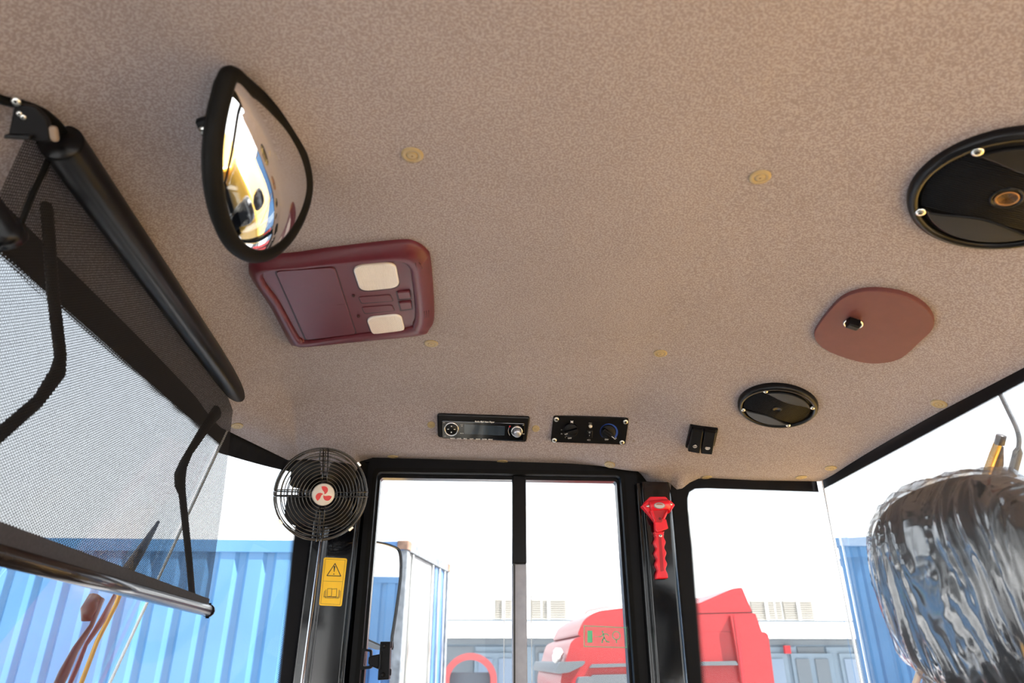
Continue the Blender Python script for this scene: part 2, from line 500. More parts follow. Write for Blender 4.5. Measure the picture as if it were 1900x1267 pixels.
def on_ceiling(px, py):
    d = ray(px, py); lo, hi = 0.2, 3.0
    t = lo
    while t < hi:
        p = d * t
        if p.z > ceil_z(p.x, p.y): break
        t += 0.01
    a, b = t - 0.01, t
    for _ in range(25):
        m = (a + b) / 2; p = d * m
        if p.z > ceil_z(p.x, p.y): b = m
        else: a = m
    p = d * a; e = 0.004
    dx = (ceil_z(p.x + e, p.y) - ceil_z(p.x - e, p.y)) / (2 * e)
    dy = (ceil_z(p.x, p.y + e) - ceil_z(p.x, p.y - e)) / (2 * e)
    return p, Vector((dx, dy, -1)).normalized()
def ceil_frame(px, py, up=(0, -1, 0), lift=0.0):
    p, n = on_ceiling(px, py)
    return frame(p + n * lift, n, up)
def loc2(M, px, py, h=0.0):
    """pixel -> local xy on the plane z=h of frame M"""
    Mi = M.inverted(); n = M.to_3x3() @ Vector((0, 0, 1)); p = M @ Vector((0, 0, h))
    q = Mi @ on_plane(px, py, p, n); return (q.x, q.y)

Y0 = -0.16
def build_headliner():
    xs = sorted(set([XL + (XR - XL) * i / 150 for i in range(151)] + [round(a, 5) for a, b in edge_tab]))
    nv = 130
    vs = []; fs = []
    for x in xs:
        ye = y_end(x)
        for j in range(nv + 1):
            t = j / nv
            s = (1 - t) ** 1.6 * (ye - Y0)
            y = ye - s
            z = ceil_z(x, y)
            vs.append((x, y, z))
    n = nv + 1
    for i in range(len(xs) - 1):
        for j in range(nv):
            fs.append((i * n + j, i * n + j + 1, (i + 1) * n + j + 1, (i + 1) * n + j))
    m = MB().add(vs, fs, True)
    o = m.build('ceiling', HEAD); o['kind'] = 'structure'
    return o
build_headliner()
# roof shell over the headliner
r = MB()
r.prism([(XL - 0.10, Y0 - 0.06), (XR + 0.08, Y0 - 0.06), (XR + 0.08, YD + 0.05), (-0.36, YD + 0.05), (XL - 0.10, 1.30)], 0.52, 0.60, 0.02)
tag(r.build('roof_panel', HOOD), None, None, None, 'structure')

# ------------------------------------------------------------------ door wall (the wall facing the camera)
def quadpx(pts, y): return [on_y(a, b, y) for a, b in pts]
ZB = -1.35                     # cab floor
def down(p, z=ZB, lean=0.0):   # a point below p
    return Vector((p.x + lean * (p.z - z), p.y, z))

door = setting('door_1')
# outer frame ring: outer edge and inner (glass) edge traced at the door plane
otl, otr = on_y(668, 846, YD), on_y(1192, 864, YD)
gl_tl, gl_tr = on_y(700, 877, YD), on_y(1154, 885, YD)
gl_bl, gl_br = on_y(669, 1267, YD), on_y(1171, 1267, YD)
DX0, DX1 = (gl_tl.x + gl_bl.x) / 2, (gl_tr.x + gl_br.x) / 2
GT = (gl_tl.z + gl_tr.z) / 2
GB = -0.45                      # glass lower edge
ox0, ox1 = on_y(676, 960, YD).x, on_y(1186, 960, YD).x
fm = MB()
fo = rrect(ox1 - ox0, 1.75, 0.025, 5, (ox0 + ox1) / 2, 0.40 - 1.75 / 2)
fi = rrect(DX1 - DX0, GT - GB, 0.010, 5, (DX0 + DX1) / 2, (GT + GB) / 2)
FR = frame((0, YD, 0), (0, -1, 0), (0, 0, 1))
fm.ringprism(fo, fi, -0.03, 0.008)
fm.build('door_frame', PLASTIC, door, FR)
# inner bead, a step behind the frame
bi = rrect(DX1 - DX0 - 0.010, GT - GB - 0.014, 0.006, 5, (DX0 + DX1) / 2, (GT + GB) / 2)
MB().ringprism(fi, bi, -0.035, -0.012).build('glazing_bead', SATIN, door, FR)
fi2 = rrect(DX1 - DX0 + 0.018, GT - GB + 0.018, 0.014, 5, (DX0 + DX1) / 2, (GT + GB) / 2)
MB().ringprism(fi2, fi, 0.006, 0.012).build('frame_lip', RUBBER, door, FR)
# sliding panes and the middle rail
mxa, mxb = on_y(951, 1000, YD).x, on_y(977, 1000, YD).x
MB().box(((DX0 + mxb) / 2, (GT + GB) / 2, -0.020), (mxb - DX0, GT - GB + .02, 0.004)).build('sliding_pane', GLASS2, door, FR)
MB().box(((DX1 + mxa) / 2, (GT + GB) / 2, -0.028), (DX1 - mxa, GT - GB + .02, 0.004)).build('fixed_pane', GLASS2, door, FR)
zr = on_y(960, 1045, YD).z
MB().prism(rrect(mxb - mxa, GT - zr, 0.002, 2, (mxa + mxb) / 2, (GT + zr) / 2), -0.024, -0.002, 0.002).build('meeting_rail', SATIN, door, FR)
low = MB().prism(rrect(mxb - mxa, zr - GB, 0.002, 2, (mxa + mxb) / 2, (zr + GB) / 2), -0.024, -0.006, 0.002)  # grey strip stands in for the rail's reflection in the glass
low.build('rail_reflection', mat('reflection_grey', (0.30, 0.30, 0.33), 0.35, 0.3), door, FR)
MB().box((mxa + 0.004, (zr + GB) / 2, -0.004), (0.003, zr - GB, 0.003)).build('rail_seal', INK, door, FR)
MB().box((mxb + 0.010, (zr + GB) / 2 - .03, -0.0235), (0.0012, zr - GB - .06, 0.003)).build('edge_glint', GLOWEDGE, door, FR)  # pale strips paint the highlights along the glass edges
MB().box((mxa - 0.016, (zr + GB) / 2 - .04, -0.0155), (0.0012, zr - GB - .08, 0.003)).build('edge_glint', GLOWEDGE, door, FR)
# header above the door, wall behind the pillars
hd = MB()
hd.box(((ox0 + ox1) / 2, 0.415, -0.012), (ox1 - ox0 + 0.02, 0.06, 0.02))
hd.build('header', BLACK, door, FR)
MB().box(((ox0 + ox1) / 2, (GB + ZB) / 2 - 0.01, -0.01), (ox1 - ox0 - 0.03, GB - ZB, 0.03)).build('door_panel', PLASTIC, door, FR)

# latch on the left of the sliding pane
LM = frame(on_y(705, 1226, YD - 0.004), (0, -1, 0), (-0.02, 0, 1))
latch = thing('window_latch', 'black window latch with two screws clamped on the door glass below the yellow sticker', 'latch', LM)
def L(px, py, h=0.0): return loc2(LM, px, py, h)
MB().prism(round_corners([L(705, 1190, .02), L(724, 1190, .02), L(721, 1261, .02), L(700, 1262, .02)], 0.002), -0.012, 0.016, 0.002).build('clamp_plate', PLASTIC, latch)
MB().prism(round_corners([L(705, 1208, .02), L(708, 1208, .02), L(706, 1242, .02), L(702, 1242, .02)], 0.001), 0.014, 0.020, 0.001).build('ridge', SATIN, latch)
for q in ((713, 1198), (710, 1252)):
    a = L(*q, .018); screw(latch, a[0], a[1], 0.016, 0.0045, PLASTIC)
MB().prism(round_corners([L(706, 1213, .012), L(690, 1216, .012), L(684, 1219, .012), L(683, 1231, .012), L(689, 1236, .012), L(703, 1242, .012)], 0.002), 0.002, 0.014, 0.002).build('lever', PLASTIC, latch)
po = [L(671, 1203, .01), L(690, 1205, .01), L(690, 1240, .01), L(667, 1243, .01)]
pi_ = [L(677, 1208, .01), L(686, 1209, .01), L(686, 1235, .01), L(674, 1236, .01)]
MB().ringprism(round_corners(po, 0.003), round_corners(pi_, 0.002), -0.004, 0.010).build('strike_loop', PLASTIC, latch)
for q in ((725, 1196), (723, 1247)):
    a = L(*q, .0); MB().bbox((a[0], a[1], -0.004), (0.005, 0.012, 0.012), 0.001).build('rear_clip', PLASTIC, latch)

# evacuation sticker on the right pane
EM = frame(on_y(1124, 1181, YD + 0.0055), (0, -1, 0), (0, 0, 1))
ex = thing('exit_sticker', 'clear sticker with green door, running figure and round plate symbols on door glass', 'sticker', EM)
def E(px, py): return loc2(EM, px, py)
ca, cb, cc, cd = E(1081, 1158), E(1166, 1162), E(1167, 1204), E(1082, 1202)
tint = glass_mat('milky_film', (0.93, 0.96, 0.93), 0.2, dirt=0.15)
MB().prism([ca, cb, cc, cd], -0.0004, 0.0, 0).build('film', tint, ex)
o1 = [E(1083.5, 1160.5), E(1162, 1164), E(1163, 1202), E(1083.5, 1199.5)]
if area2(o1) < 0: o1 = o1[::-1]
MB().ringprism(o1, inset(o1, 0.0011), 0.0, 0.0005).build('border', GREEN, ex)
MB().prism([E(1090, 1170), E(1099, 1170), E(1099, 1192), E(1090, 1192)], 0, 0.0005).build('door_symbol', GREEN, ex)
rm = MB()
def rib(mb, pts, w, z0=0.0, z1=0.0005):
    P = [Vector(p) for p in pts]
    for a, b in zip(P, P[1:]):
        d = (b - a)
        if d.length < 1e-7: continue
        nn = Vector((-d.y, d.x)).normalized() * w / 2; e = d.normalized() * w * .35
        mb.prism([tuple(a - e + nn), tuple(b + e + nn), tuple(b + e - nn), tuple(a - e - nn)], z0, z1)
    return mb
rm.prism(circ(0.0017, 14, *E(1118, 1172)), 0, 0.0005)
rib(rm, [E(1119, 1175), E(1121, 1183), E(1118, 1187), E(1117, 1192)], 0.0022)
rib(rm, [E(1121, 1183), E(1125, 1190), E(1130, 1191)], 0.0020)
rib(rm, [E(1120, 1176), E(1126, 1176), E(1129, 1179)], 0.0014)
rib(rm, [E(1119, 1177), E(1115, 1181), E(1111, 1181)], 0.0014)
rib(rm, [E(1104, 1181), E(1108, 1181)], 0.0010)
rm.build('running_figure', GREEN, ex)
rg = MB(); cx, cy = E(1143.5, 1179)
rg.ringprism(circ(0.0082, 24, cx, cy), circ(0.0068, 24, cx, cy), 0, 0.0005)
rib(rg, [E(1143.5, 1187), E(1144, 1192)], 0.0018)
rg.build('round_plate_symbol', GREEN, ex)

# ------------------------------------------------------------------ pillars either side of the door
def pillar(name, edge, ztop, m=GLOSSBLACK):
    """edge: list of (px_top, px_bottom, y) going round the visible section; tops at image row ptop"""
    p = setting(name); vs = []; fs = []
    zt, zb = ztop, ZB
    n = len(edge)
    for k, z in enumerate((zt, zb)):
        for (a, b, y) in edge:
            pa = on_y(a, 960, y); pb = on_y(b, 1267, y)
            t = (z - pa.z) / (pb.z - pa.z)
            vs.append((pa.x + (pb.x - pa.x) * max(-.4, min(t, 1.4)), y, z))
    for i in range(n - 1): fs.append((i, i + 1, n + i + 1, n + i))
    fs.append(tuple(range(n)))
    MB().add(vs, fs, False).build('face', m, p)
    return p
def rounded_path(pts, r=3, seg=5):
    """2D-ish list of (pxtop,pxbot,y): round the corners"""
    V = [Vector(p) for p in pts]; out = [tuple(V[0])]
    for a, b, c in zip(V, V[1:], V[2:]):
        f1 = min(0.45, r / max((b - a).xy.length, 1e-3) if abs(b.x - a.x) > 3 else 0.45)
        f2 = min(0.45, r / max((c - b).xy.length, 1e-3) if abs(c.x - b.x) > 3 else 0.45)
        p = b + (a - b) * f1; q = b + (c - b) * f2
        for j in range(seg + 1):
            t = j / seg; out.append(tuple(p * (1 - t) ** 2 + b * 2 * t * (1 - t) + q * t * t))
    out.append(tuple(V[-1]))
    return out
# left pillar: frit side -> rod -> face -> step -> door frame
pillar('trim_1', rounded_path([(574, 528, 1.47), (580, 535, 1.425), (606, 560, 1.425), (609, 563, 1.41), (660, 621, 1.41), (662, 624, 1.425), (668, 633, 1.425), (669, 636, 1.44), (680, 650, 1.452), (684, 656, 1.47)], 5, 8), on_y(632, 881, 1.412).z)
pillar('trim_2', rounded_path([(1170, 1185, 1.47), (1174, 1192, 1.452), (1182, 1200, 1.44), (1185, 1204, 1.425), (1192, 1214, 1.425), (1196, 1218, 1.412), (1244, 1264, 1.412), (1249, 1270, 1.425), (1252, 1276, 1.47)], 5, 8), on_y(1222, 894, 1.412).z)
# backing wall strips closing the gaps round the pillars (seal rubber)
for nm, a, b in (('trim_3', 572, 690), ('trim_4', 1160, 1256)):
    w = MB(); p1 = on_y(a, 960, 1.462); p2 = on_y(b, 960, 1.462); q1 = on_y(a - (45 if a < 900 else -20), 1267, 1.462); q2 = on_y(b + (-36 if a < 900 else 22), 1267, 1.462)
    k = (ZB - p1.z) / (q1.z - p1.z)
    w.sheet(p1 + (p1 - q1) * .4, p2 + (p2 - q2) * .4, p2 + (q2 - p2) * k, p1 + (q1 - p1) * k, 0.02)
    tag(w.build(nm, RUBBER), kind='structure')
# silver rod in place of the left pillar's edge highlight, below the fan
ra, rb_ = on_y(598, 985, 1.405), on_y(561, 1267, 1.405)
rd = rb_ - ra
rod = MB(); rod.tube([ra, ra + rd * 2.6], 0.0036, 12)
tag(rod.build('edge_highlight_rod', BRUSHED), 'thin silver rod standing in for the highlight down the left pillar below the fan', 'rod')

# ------------------------------------------------------------------ side, front and rear glass
def uvmap(ob, coords):
    me = ob.data; u = me.uv_layers.new(name='UVMap')
    for lp in me.loops: u.data[lp.index].uv = coords[lp.vertex_index]
def frit(parent, pts, inward, width, dots=0.0125, name='frit_border'):
    """solid black print along pts (3D) reaching width inward, then a row of dots"""
    P = [Vector(p) for p in pts]; I = [Vector(i) for i in inward]
    vs = []; fs = []
    for p, i in zip(P, I): vs += [p, p + i * width]
    for k in range(len(P) - 1): fs.append((2 * k, 2 * k + 1, 2 * k + 3, 2 * k + 2))
    MB().add(vs, fs).build(name, BLACK, parent)
    vs = []; uv = []; fs = []; s = 0
    for k, (p, i) in enumerate(zip(P, I)):
        if k: s += (P[k] + I[k] * width - P[k - 1] - I[k - 1] * width).length
        vs += [p + i * width, p + i * (width + dots)]; uv += [(s, 0), (s, dots)]
    for k in range(len(P) - 1): fs.append((2 * k, 2 * k + 1, 2 * k + 3, 2 * k + 2))
    o = MB().add(vs, fs).build('dot_band', FRIT, parent); uvmap(o, uv)

# left quarter glass, bent from the windscreen joint to the pillar
jt = Vector((-0.4875, 1.335, 0.46)); jd = Vector((-0.262, 0.0, -1.0))           # joint line leans outwards going down
def joint(z): return jt + jd * (0.46 - z) - Vector((0.0, 0, 0)) + Vector((0.014, 0, 0))
lq = setting('window_2')
def lq_right(z):
    p1 = on_y(548, 985, YD); p2 = on_y(520, 1267, YD); t = (z - p1.z) / (p2.z - p1.z)
    return p1 + (p2 - p1) * t + Vector((0.030, 0, 0))
def lq_pt(u, z): 
    a = joint(z); b = lq_right(z); p = a.lerp(b, u)
    p.y += 0.03 * math.sin(PI * u) * 0.6
    return p
gm = MB(); vs = []; fs = []; NU = 10; zs = [0.42, 0.2, -0.1, -0.5, -0.9]
for z in zs:
    for i in range(NU + 1): vs.append(lq_pt(i / NU, z))
for k in range(len(zs) - 1):
    for i in range(NU): fs.append((k * (NU + 1) + i, k * (NU + 1) + i + 1, (k + 1) * (NU + 1) + i + 1, (k + 1) * (NU + 1) + i))
gm.add(vs, fs, True).build('pane', GLASS, lq)
# top frit, following the traced lower edge (425,838)-(520,864)
tops = []; inw = []
for i in range(12):
    u = i / 11 * 0.98
    z = 0.43
    tops.append(lq_pt(u, 0.435 - 0.0 * u) + Vector((0.003, -0.004, 0)))
    pb = on_y(425 + (530 - 425) * u, 0, 1.4)
for i, u in enumerate([k / 11 * 0.98 for k in range(12)]):
    # target lower edge
    a = joint(0.37); b = lq_right(0.37)
    zl = 0.368 + (0.350 - 0.368) * u
    inw.append((lq_pt(u, zl) + Vector((0.003, -0.004, 0)) - tops[i]))
frit(lq, tops, [v / 1.0 for v in inw], 1.0, 0.17)
# side frit beside the pillar
side = [lq_right(z) + Vector((0.003, -0.004, 0)) for z in (0.43, 0.3, 0.1, -0.1, -0.5, -0.9)]
frit(lq, side, [Vector((-0.97, -0.22, 0))] * len(side), 0.030, 0.013)

# windscreen (image left), a leaning sheet
ws = setting('window_1')
def wsp(y, z): return Vector((joint(z).x - 0.002, y, z))
MB().sheet(wsp(Y0, 0.45), wsp(1.333, 0.45), wsp(1.333, -1.2), wsp(Y0, -1.2), 0.005).build('pane', glass_mat('windscreen_glass', amount=0.45, dirt=0.012), ws)
frit(ws, [wsp(Y0, 0.45) + Vector((.006, 0, 0)), wsp(1.333, 0.45) + Vector((.006, 0, 0))], [jd.normalized()] * 2, 0.068, 0.013)
jm = MB(); jm.tube([joint(0.425) + Vector((.004, -.001, 0)), joint(-1.1) + Vector((.004, -.001, 0))], 0.0028, 8)
tag(jm.build('trim_5', GLOWEDGE), kind='structure')

# right quarter glass (flat in the door-wall plane) and the rear glass
rq = setting('window_3')
rqx0 = on_y(1256, 960, YD).x - 0.01
RX = XR
MB().box(((rqx0 + RX) / 2, YD + 0.012, -0.28), (RX - rqx0, 0.005, 1.45)).build('pane', GLASS, rq)
zt = 0.46
def YP(px, py): return on_y(px, py, YD + 0.006)
# traced inner edge of the black print
trace = [(1304, 1330), (1299.5, 1267), (1289, 1120), (1281, 1010), (1275, 950), (1274, 925), (1278, 912), (1289, 905.5), (1310, 904.5), (1400, 907.5), (1519, 911.5)]
inner = [YP(*q) for q in trace]
outer = []
for i, p in enumerate(inner):
    if i < 5: outer.append(Vector((rqx0, p.y, p.z)))
    elif i < 8:
        outer.append(Vector((rqx0 + (i - 5) * 0.0, p.y, 0.36 + 0.03 * (i - 5))))
    else: outer.append(Vector((p.x, p.y, zt)))
outer[8] = Vector((rqx0 + 0.03, inner[8].y, zt))
inner[0] = inner[0] + (inner[0] - inner[1]) * 8; outer[0] = Vector((rqx0, inner[0].y, inner[0].z))
vs = []; fs = []
for a, b in zip(outer, inner): vs += [a, b]
for k in range(len(inner) - 1): fs.append((2 * k, 2 * k + 1, 2 * k + 3, 2 * k + 2))
MB().add(vs, fs).build('frit_border', BLACK, rq)
def dotstrip(parent, path, dirs, wid):
    vs = []; uv = []; fs = []; s = 0
    for k, (p, i) in enumerate(zip(path, dirs)):
        if k: s += (path[k] - path[k - 1]).length
        vs += [p, p + i * wid[k]]; uv += [(s, 0), (s, 0.0125)]
    for k in range(len(path) - 1): fs.append((2 * k, 2 * k + 1, 2 * k + 3, 2 * k + 2))
    o = MB().add(vs, fs).build('dot_band', FRIT, parent); uvmap(o, uv)
dirs = [Vector((1, 0, 0))] * 5 + [Vector((.9, 0, -.3)).normalized(), Vector((.7, 0, -.7)).normalized(), Vector((.3, 0, -.9)).normalized()] + [Vector((0, 0, -1))] * 3
dotstrip(rq, inner, dirs, [.016, .016, .015, .012, .009, .007, .005, .005, .005, .005, .005])

rw = setting('window_4')
ce = 0.006
MB().box((RX + 0.012, (Y0 + YD) / 2, -0.28), (0.005, YD - Y0 - 0.004, 1.45)).build('pane', GLASS, rw)
e1 = on_x(1524, 908, RX + .004); e2 = on_x(1900, 706, RX + .004)
k = (e2 - e1) / (e2.y - e1.y)
f1 = e1 + k * (YD - 0.002 - e1.y); f2 = e1 + k * (Y0 - e1.y)
g1, g2 = Vector((f1.x, f1.y, 0.46)), Vector((f2.x, f2.y, 0.46))
MB().add([g1, f1, f2, g2], [(0, 1, 2, 3)]).build('frit_border', BLACK, rw)
dotstrip(rw, [f1, f2], [Vector((0, 0, -1))] * 2, [.005, .005])
# corner joint of clear sealant between the two panes
ja = MB(); ja.tube([Vector((RX + 0.006, YD + 0.002, 0.372)), Vector((RX + 0.006, YD + 0.002, -1.0))], 0.0028, 8)
tag(ja.build('trim_6', GLOWEDGE), kind='structure')

# floor and the low body sides
tag(MB().box((0.14, 0.65, ZB - 0.03), (1.5, 1.72, 0.06)).build('floor', FLOORM), kind='structure')
tag(MB().box((RX + 0.02, 0.65, (ZB - 1.0) / 2), (0.04, 1.64, -ZB - 1.0 + 0.0)).build('wall_rear', PLASTIC), kind='structure')
tag(MB().box((0.2, Y0 - 0.02, 0.45), (1.35, 0.04, 0.18)).build('wall_near', BLACK), kind='structure')
tag(MB().box((0.62, YD + 0.01, (ZB - 0.95) / 2), (0.40, 0.03, -ZB - 0.95)).build('wall_far', PLASTIC), kind='structure')

# unseen near door: lower panel added and raised to block ground light, glass, posts
nd = setting('door_2')
MB().box((-0.19, Y0 - 0.02, (0.0 + ZB) / 2), (0.62, 0.04, 0.0 - ZB)).build('door_panel', PLASTIC, nd)
MB().box((-0.19, Y0 - 0.02, 0.19), (0.58, 0.005, 0.38)).build('pane', GLASS2, nd)
for x_ in (-0.50, 0.12, 0.76): MB().box((x_, Y0 - 0.02, -0.45), (0.07, 0.05, 1.72)).build('post', PLASTIC, nd)

# ------------------------------------------------------------------ roller blind
BX = -0.437
tA, tB = on_z(112, 262, 0.455), on_z(455, 745, 0.455)
bl = thing('roller_blind', 'black perforated roller blind pulled down in front of the windscreen', 'blind', Vector((BX, 1.29, 0.45)))
def rel(v): return Vector(v) - Vector((BX, 1.29, 0.45))
t0 = tB + Vector((-0.004, 0, 0)); t1 = tA
ttd = (t1 - t0).normalized()
hb = MB(); hb.tube([rel(t0 - ttd * 0.0 + (t0 - t1).normalized() * 0.0), rel(t0 + ttd * .004), rel(t1 - ttd * .004), rel(t1)], [0.0200, 0.0205, 0.0205, 0.0200], 24)
hb.build('roller_tube', SATIN, bl)
# flat cassette rail between the tube and the headliner
hh = MB(); side_v = Vector((0.010, 0, 0.012))
hh.tube([rel(t0 + Vector((-0.014, 0, 0.012)) - ttd * 0.0), rel(t1 + Vector((-0.014, 0, 0.012)))], 0.016, 10)
hh.build('cassette_rail', BLACK, bl)
# cloth
zb1, zb0 = on_x(383, 1132, BX).z, on_x(0, 1022, BX).z
yb1 = on_x(383, 1132, BX).y
yt1 = on_x(437, 775, BX).y
ynear = 0.53
NY, NZ = 24, 16
vs = []; uv = []; fs = []
for i in range(NY + 1):
    u = i / NY
    for j in range(NZ + 1):
        v = j / NZ
        yf = yt1 + (yb1 - yt1) * v
        y = ynear + (yf - ynear) * u
        zbot = zb0 + (zb1 - zb0) * u
        z = 0.455 + (zbot - 0.455) * v
        x = BX + (tA.x + (tB.x - tA.x) * u - BX - 0.012) * (1 - v) ** 2 * 0.6 + 0.0012 * math.sin(9 * y + 4 * v)
        vs.append(rel((x, y, z))); uv.append((z, y))
for i in range(NY):
    for j in range(NZ):
        a = i * (NZ + 1) + j; fs.append((a, a + 1, a + NZ + 2, a + NZ + 1))
cl = MB().add(vs, fs, True).build('mesh_cloth', MESH, bl); uvmap(cl, uv)
# bottom hem and bar
p1 = Vector((BX, yb1, zb1)); p0 = Vector((BX, ynear, zb0))
MB().sheet(rel(p0 + Vector((.002, 0, .0))), rel(p1 + Vector((.002, 0, .0))), rel(p1 + Vector((.002, 0, .018))), rel(p0 + Vector((.002, 0, .030))), 0.004, (-1, 0, 0)).build('hem', mat('blind_hem', (0.035, 0.033, 0.038), 0.7, var=.2, vscale=300), bl)
br = MB(); bdir = (p1 - p0).normalized()
br.tube([rel(p0), rel(p1 + bdir * .004)], 0.0095, 16, flat=1.0)
br.build('bottom_bar', mat('brown_black_bar', (0.030, 0.022, 0.020), 0.25, 0.3, coat=.3), bl)
ec = MB(); q = p1 + bdir * .006
ec.tube([rel(q), rel(q + bdir * .006)], 0.0105, 12); ec.tube([rel(q + Vector((0, .004, .012))), rel(q + Vector((0, .004, -.012)))], 0.003, 8)
ec.build('end_cap', PLASTIC, bl)
# near bracket with screws
BM = frame(on_ceiling(60, 222)[0] * 0.955, (0.15, -0.6, -0.75), (0, -0.4, 1))
bp_ = thing('blind_bracket', 'black blind bracket with pale screws at the near end of the roller tube', 'bracket', BM)
def Bq(px, py, h=0.0): return loc2(BM, px, py, h)
MB().prism(round_corners([Bq(30, 192), Bq(68, 197), Bq(92, 222), Bq(97, 262), Bq(70, 262), Bq(18, 250)], 0.004), -0.003, 0.004, 0.0015).build('plate', PLASTIC, bp_)
MB().prism(round_corners([Bq(18, 246), Bq(66, 248), Bq(66, 256), Bq(18, 253)], 0.001), 0.0, 0.012, 0.001).build('flange', SATIN, bp_)
for (a, b, rr) in ((34, 187, .0040), (40, 210, .0026), (47, 216, .0026)):
    c_ = Bq(a, b); screw(bp_, c_[0], c_[1], 0.004, rr)
c_ = Bq(103, 247); MB().prism(rrect(0.007, 0.014, 0.003, 3, c_[0], c_[1]), 0.002, 0.006, 0.002).build('roller_pin', mat('tan_plastic', (0.22, 0.16, 0.115), 0.4), bp_)
# curved dark strip round the near corner of the headliner
arc = [(-60, 150), (0, 177), (40, 186), (75, 200), (105, 225), (128, 258), (150, 300)]
MBs = MB(); pts = []
for a, b in arc:
    p, n_ = on_ceiling(a, b); pts.append(p + n_ * 0.006)
MBs.tube(smooth_poly(pts, 4, False), 0.0045, 8)
tag(MBs.build('edge_piping', RUBBER), 'black curved piping round the headliner corner at the blind bracket', 'piping')
# pull cord near the bracket
pc = MB(); pc.tube(smooth_poly([on_x(103, 255, BX + .02), on_x(85, 310, BX + .022), on_x(60, 360, BX + .022), on_x(35, 425, BX + .02)], 5, False), 0.0028, 8)
tag(pc.build('pull_cord', RUBBER), 'thin black cord hanging beside the near edge of the blind', 'cord')
# knob end of the grab bar, out of focus
kb = MB(); ka = on_x(-40, 350, BX + .045); kc = on_x(18, 445, BX + .045)
kb.tube([ka, ka.lerp(kc, .75), ka.lerp(kc, .76), kc], [0.010, 0.011, 0.014, 0.014], 16)
tag(kb.build('grab_bar', SATIN), 'blurred black bar with a round end at the left picture edge', 'bar')
# dark bars seen through the cloth
b1 = MB(); x1 = BX - 0.022
b1.tube([on_x(78, 300, x1), on_x(88, 400, x1), on_x(98, 540, x1), on_x(112, 660, x1), on_x(108, 690, x1), on_x(70, 745, x1), on_x(-30, 832, x1)], [.0085, .0085, .0085, .0085, .011, .008, .008], 10, flat=.6, ref=(1, 0, 0))
tag(b1.build('mirror_arm', RUBBER), 'bent black bar behind the near half of the mesh blind', 'bar')
b2 = MB()
b2.tube([on_x(402, 765, x1), on_x(388, 782, x1), on_x(352, 838, x1), on_x(340, 862, x1), on_x(334, 880, x1), on_x(334, 898, x1), on_x(338, 915, x1), on_x(352, 1050, x1), on_x(358, 1124, x1)], [.014, .012, .008, .010, .013, .012, .008, .0075, .0075], 10, flat=.6, ref=(1, 0, 0))
tag(b2.build('blind_strap', RUBBER), 'narrow black strap behind the far end of the mesh blind', 'strap')

# ------------------------------------------------------------------ convex mirror
mc = on_ceiling(480, 300)[0] * 0.90
mn = Vector((0.915, -0.20, -0.27)).normalized()
MM = frame(mc, mn, (0.1, -1, 0))
mirror = thing('convex_mirror', 'chrome convex blind-spot mirror with thick black rubber rim hanging from the headliner', 'mirror', MM)
rim_px = [(426, 140), (452, 158), (490, 192), (528, 236), (556, 290), (566, 345), (555, 395), (530, 440), (500, 466), (468, 472), (438, 456), (415, 420), (400, 362), (395, 300), (400, 235), (412, 178)]
rimL = [Vector((*loc2(MM, *q), 0)) for q in rim_px]
rimS = smooth_poly(rimL, 6)
cen = sum((v for v in rimL), Vector()) / len(rimL)
N = len(rimS); K = 26; vs = []; fs = []
HM = 0.028
for k in range(K + 1):
    s_ = k / K
    for v in rimS:
        p = cen + (v - cen) * (s_ * 1.0)
        p.z = 0.002 + HM * (1 - s_ * s_) ** 0.85
        vs.append(p)
for k in range(K):
    for i in range(N):
        j = (i + 1) % N; fs.append((k * N + i, (k + 1) * N + i, (k + 1) * N + j, k * N + j))
MB().add(vs, fs, True).build('mirror_glass', CHROME, mirror)
rm_ = MB(); rm_.tube([v + Vector((0, 0, 0.0)) for v in rimS], 0.0088, 12, closed=True); rm_.build('rim', RUBBER, mirror)
back = MB(); back.prism([tuple((cen + (v - cen) * .98).xy) for v in rimS], -0.014, -0.002, 0); back.build('back_shell', PLASTIC, mirror)
# bracket to the roof
BRM = ceil_frame(383, 236)
bk = MB(); bk.prism(round_corners([loc2(BRM, 362, 221), loc2(BRM, 404, 208), loc2(BRM, 412, 270), loc2(BRM, 386, 268)], 0.004), -0.002, 0.004, 0.001)
bo = bk.build('mount_plate', PLASTIC, mirror, MM.inverted() @ BRM)
scr = MB(); c_ = loc2(BRM, 382, 236)
scr.lathe([(0.0062, 0.003), (0.0062, 0.006), (0.003, 0.008)], 14, c_)
scr.build('mount_bolt', STEEL, bo)
st = MB(); st.tube([MM.inverted() @ (BRM @ Vector((*loc2(BRM, 398, 245), -0.004))), Vector((0.0, 0.0, -0.012))], 0.007, 10); st.build('mount_stem', PLASTIC, mirror)

# ------------------------------------------------------------------ overhead console
CM = frame(on_ceiling(640, 545)[0], (0, 0, -1), (0, -1, 0))
con = thing('overhead_console', 'maroon plastic overhead lamp console with two white lenses', 'console', CM)
H0, H1 = 0.001, 0.014
def Cq(px, py, h): return loc2(CM, px, py, h)
out_px = [(462, 486), (560, 466), (640, 455), (740, 444), (770, 447), (792, 462), (800, 485), (806, 580), (797, 606), (775, 617), (640, 630), (562, 636), (546, 635), (537, 628), (502, 562)]
inn_px = [(488, 505), (560, 494), (640, 488), (720, 482), (745, 483), (757, 492), (763, 510), (770, 575), (766, 597), (752, 607), (640, 621), (572, 630), (560, 627), (552, 618), (520, 560)]
O = smooth_poly([Vector(Cq(a, b, 0.0)) for a, b in out_px], 5); I_ = smooth_poly([Vector(Cq(a, b, H1)) for a, b in inn_px], 5)
n = len(O); vs = []; fs = []
levels = [(0.0, 0.0, 0), (0.0, 0.004, 0), (0.06, 0.008, 0), (0.5, 0.0185, 0), (0.78, 0.0205, 0), (0.93, 0.0185, 0), (1.0, 0.0145, 0)]
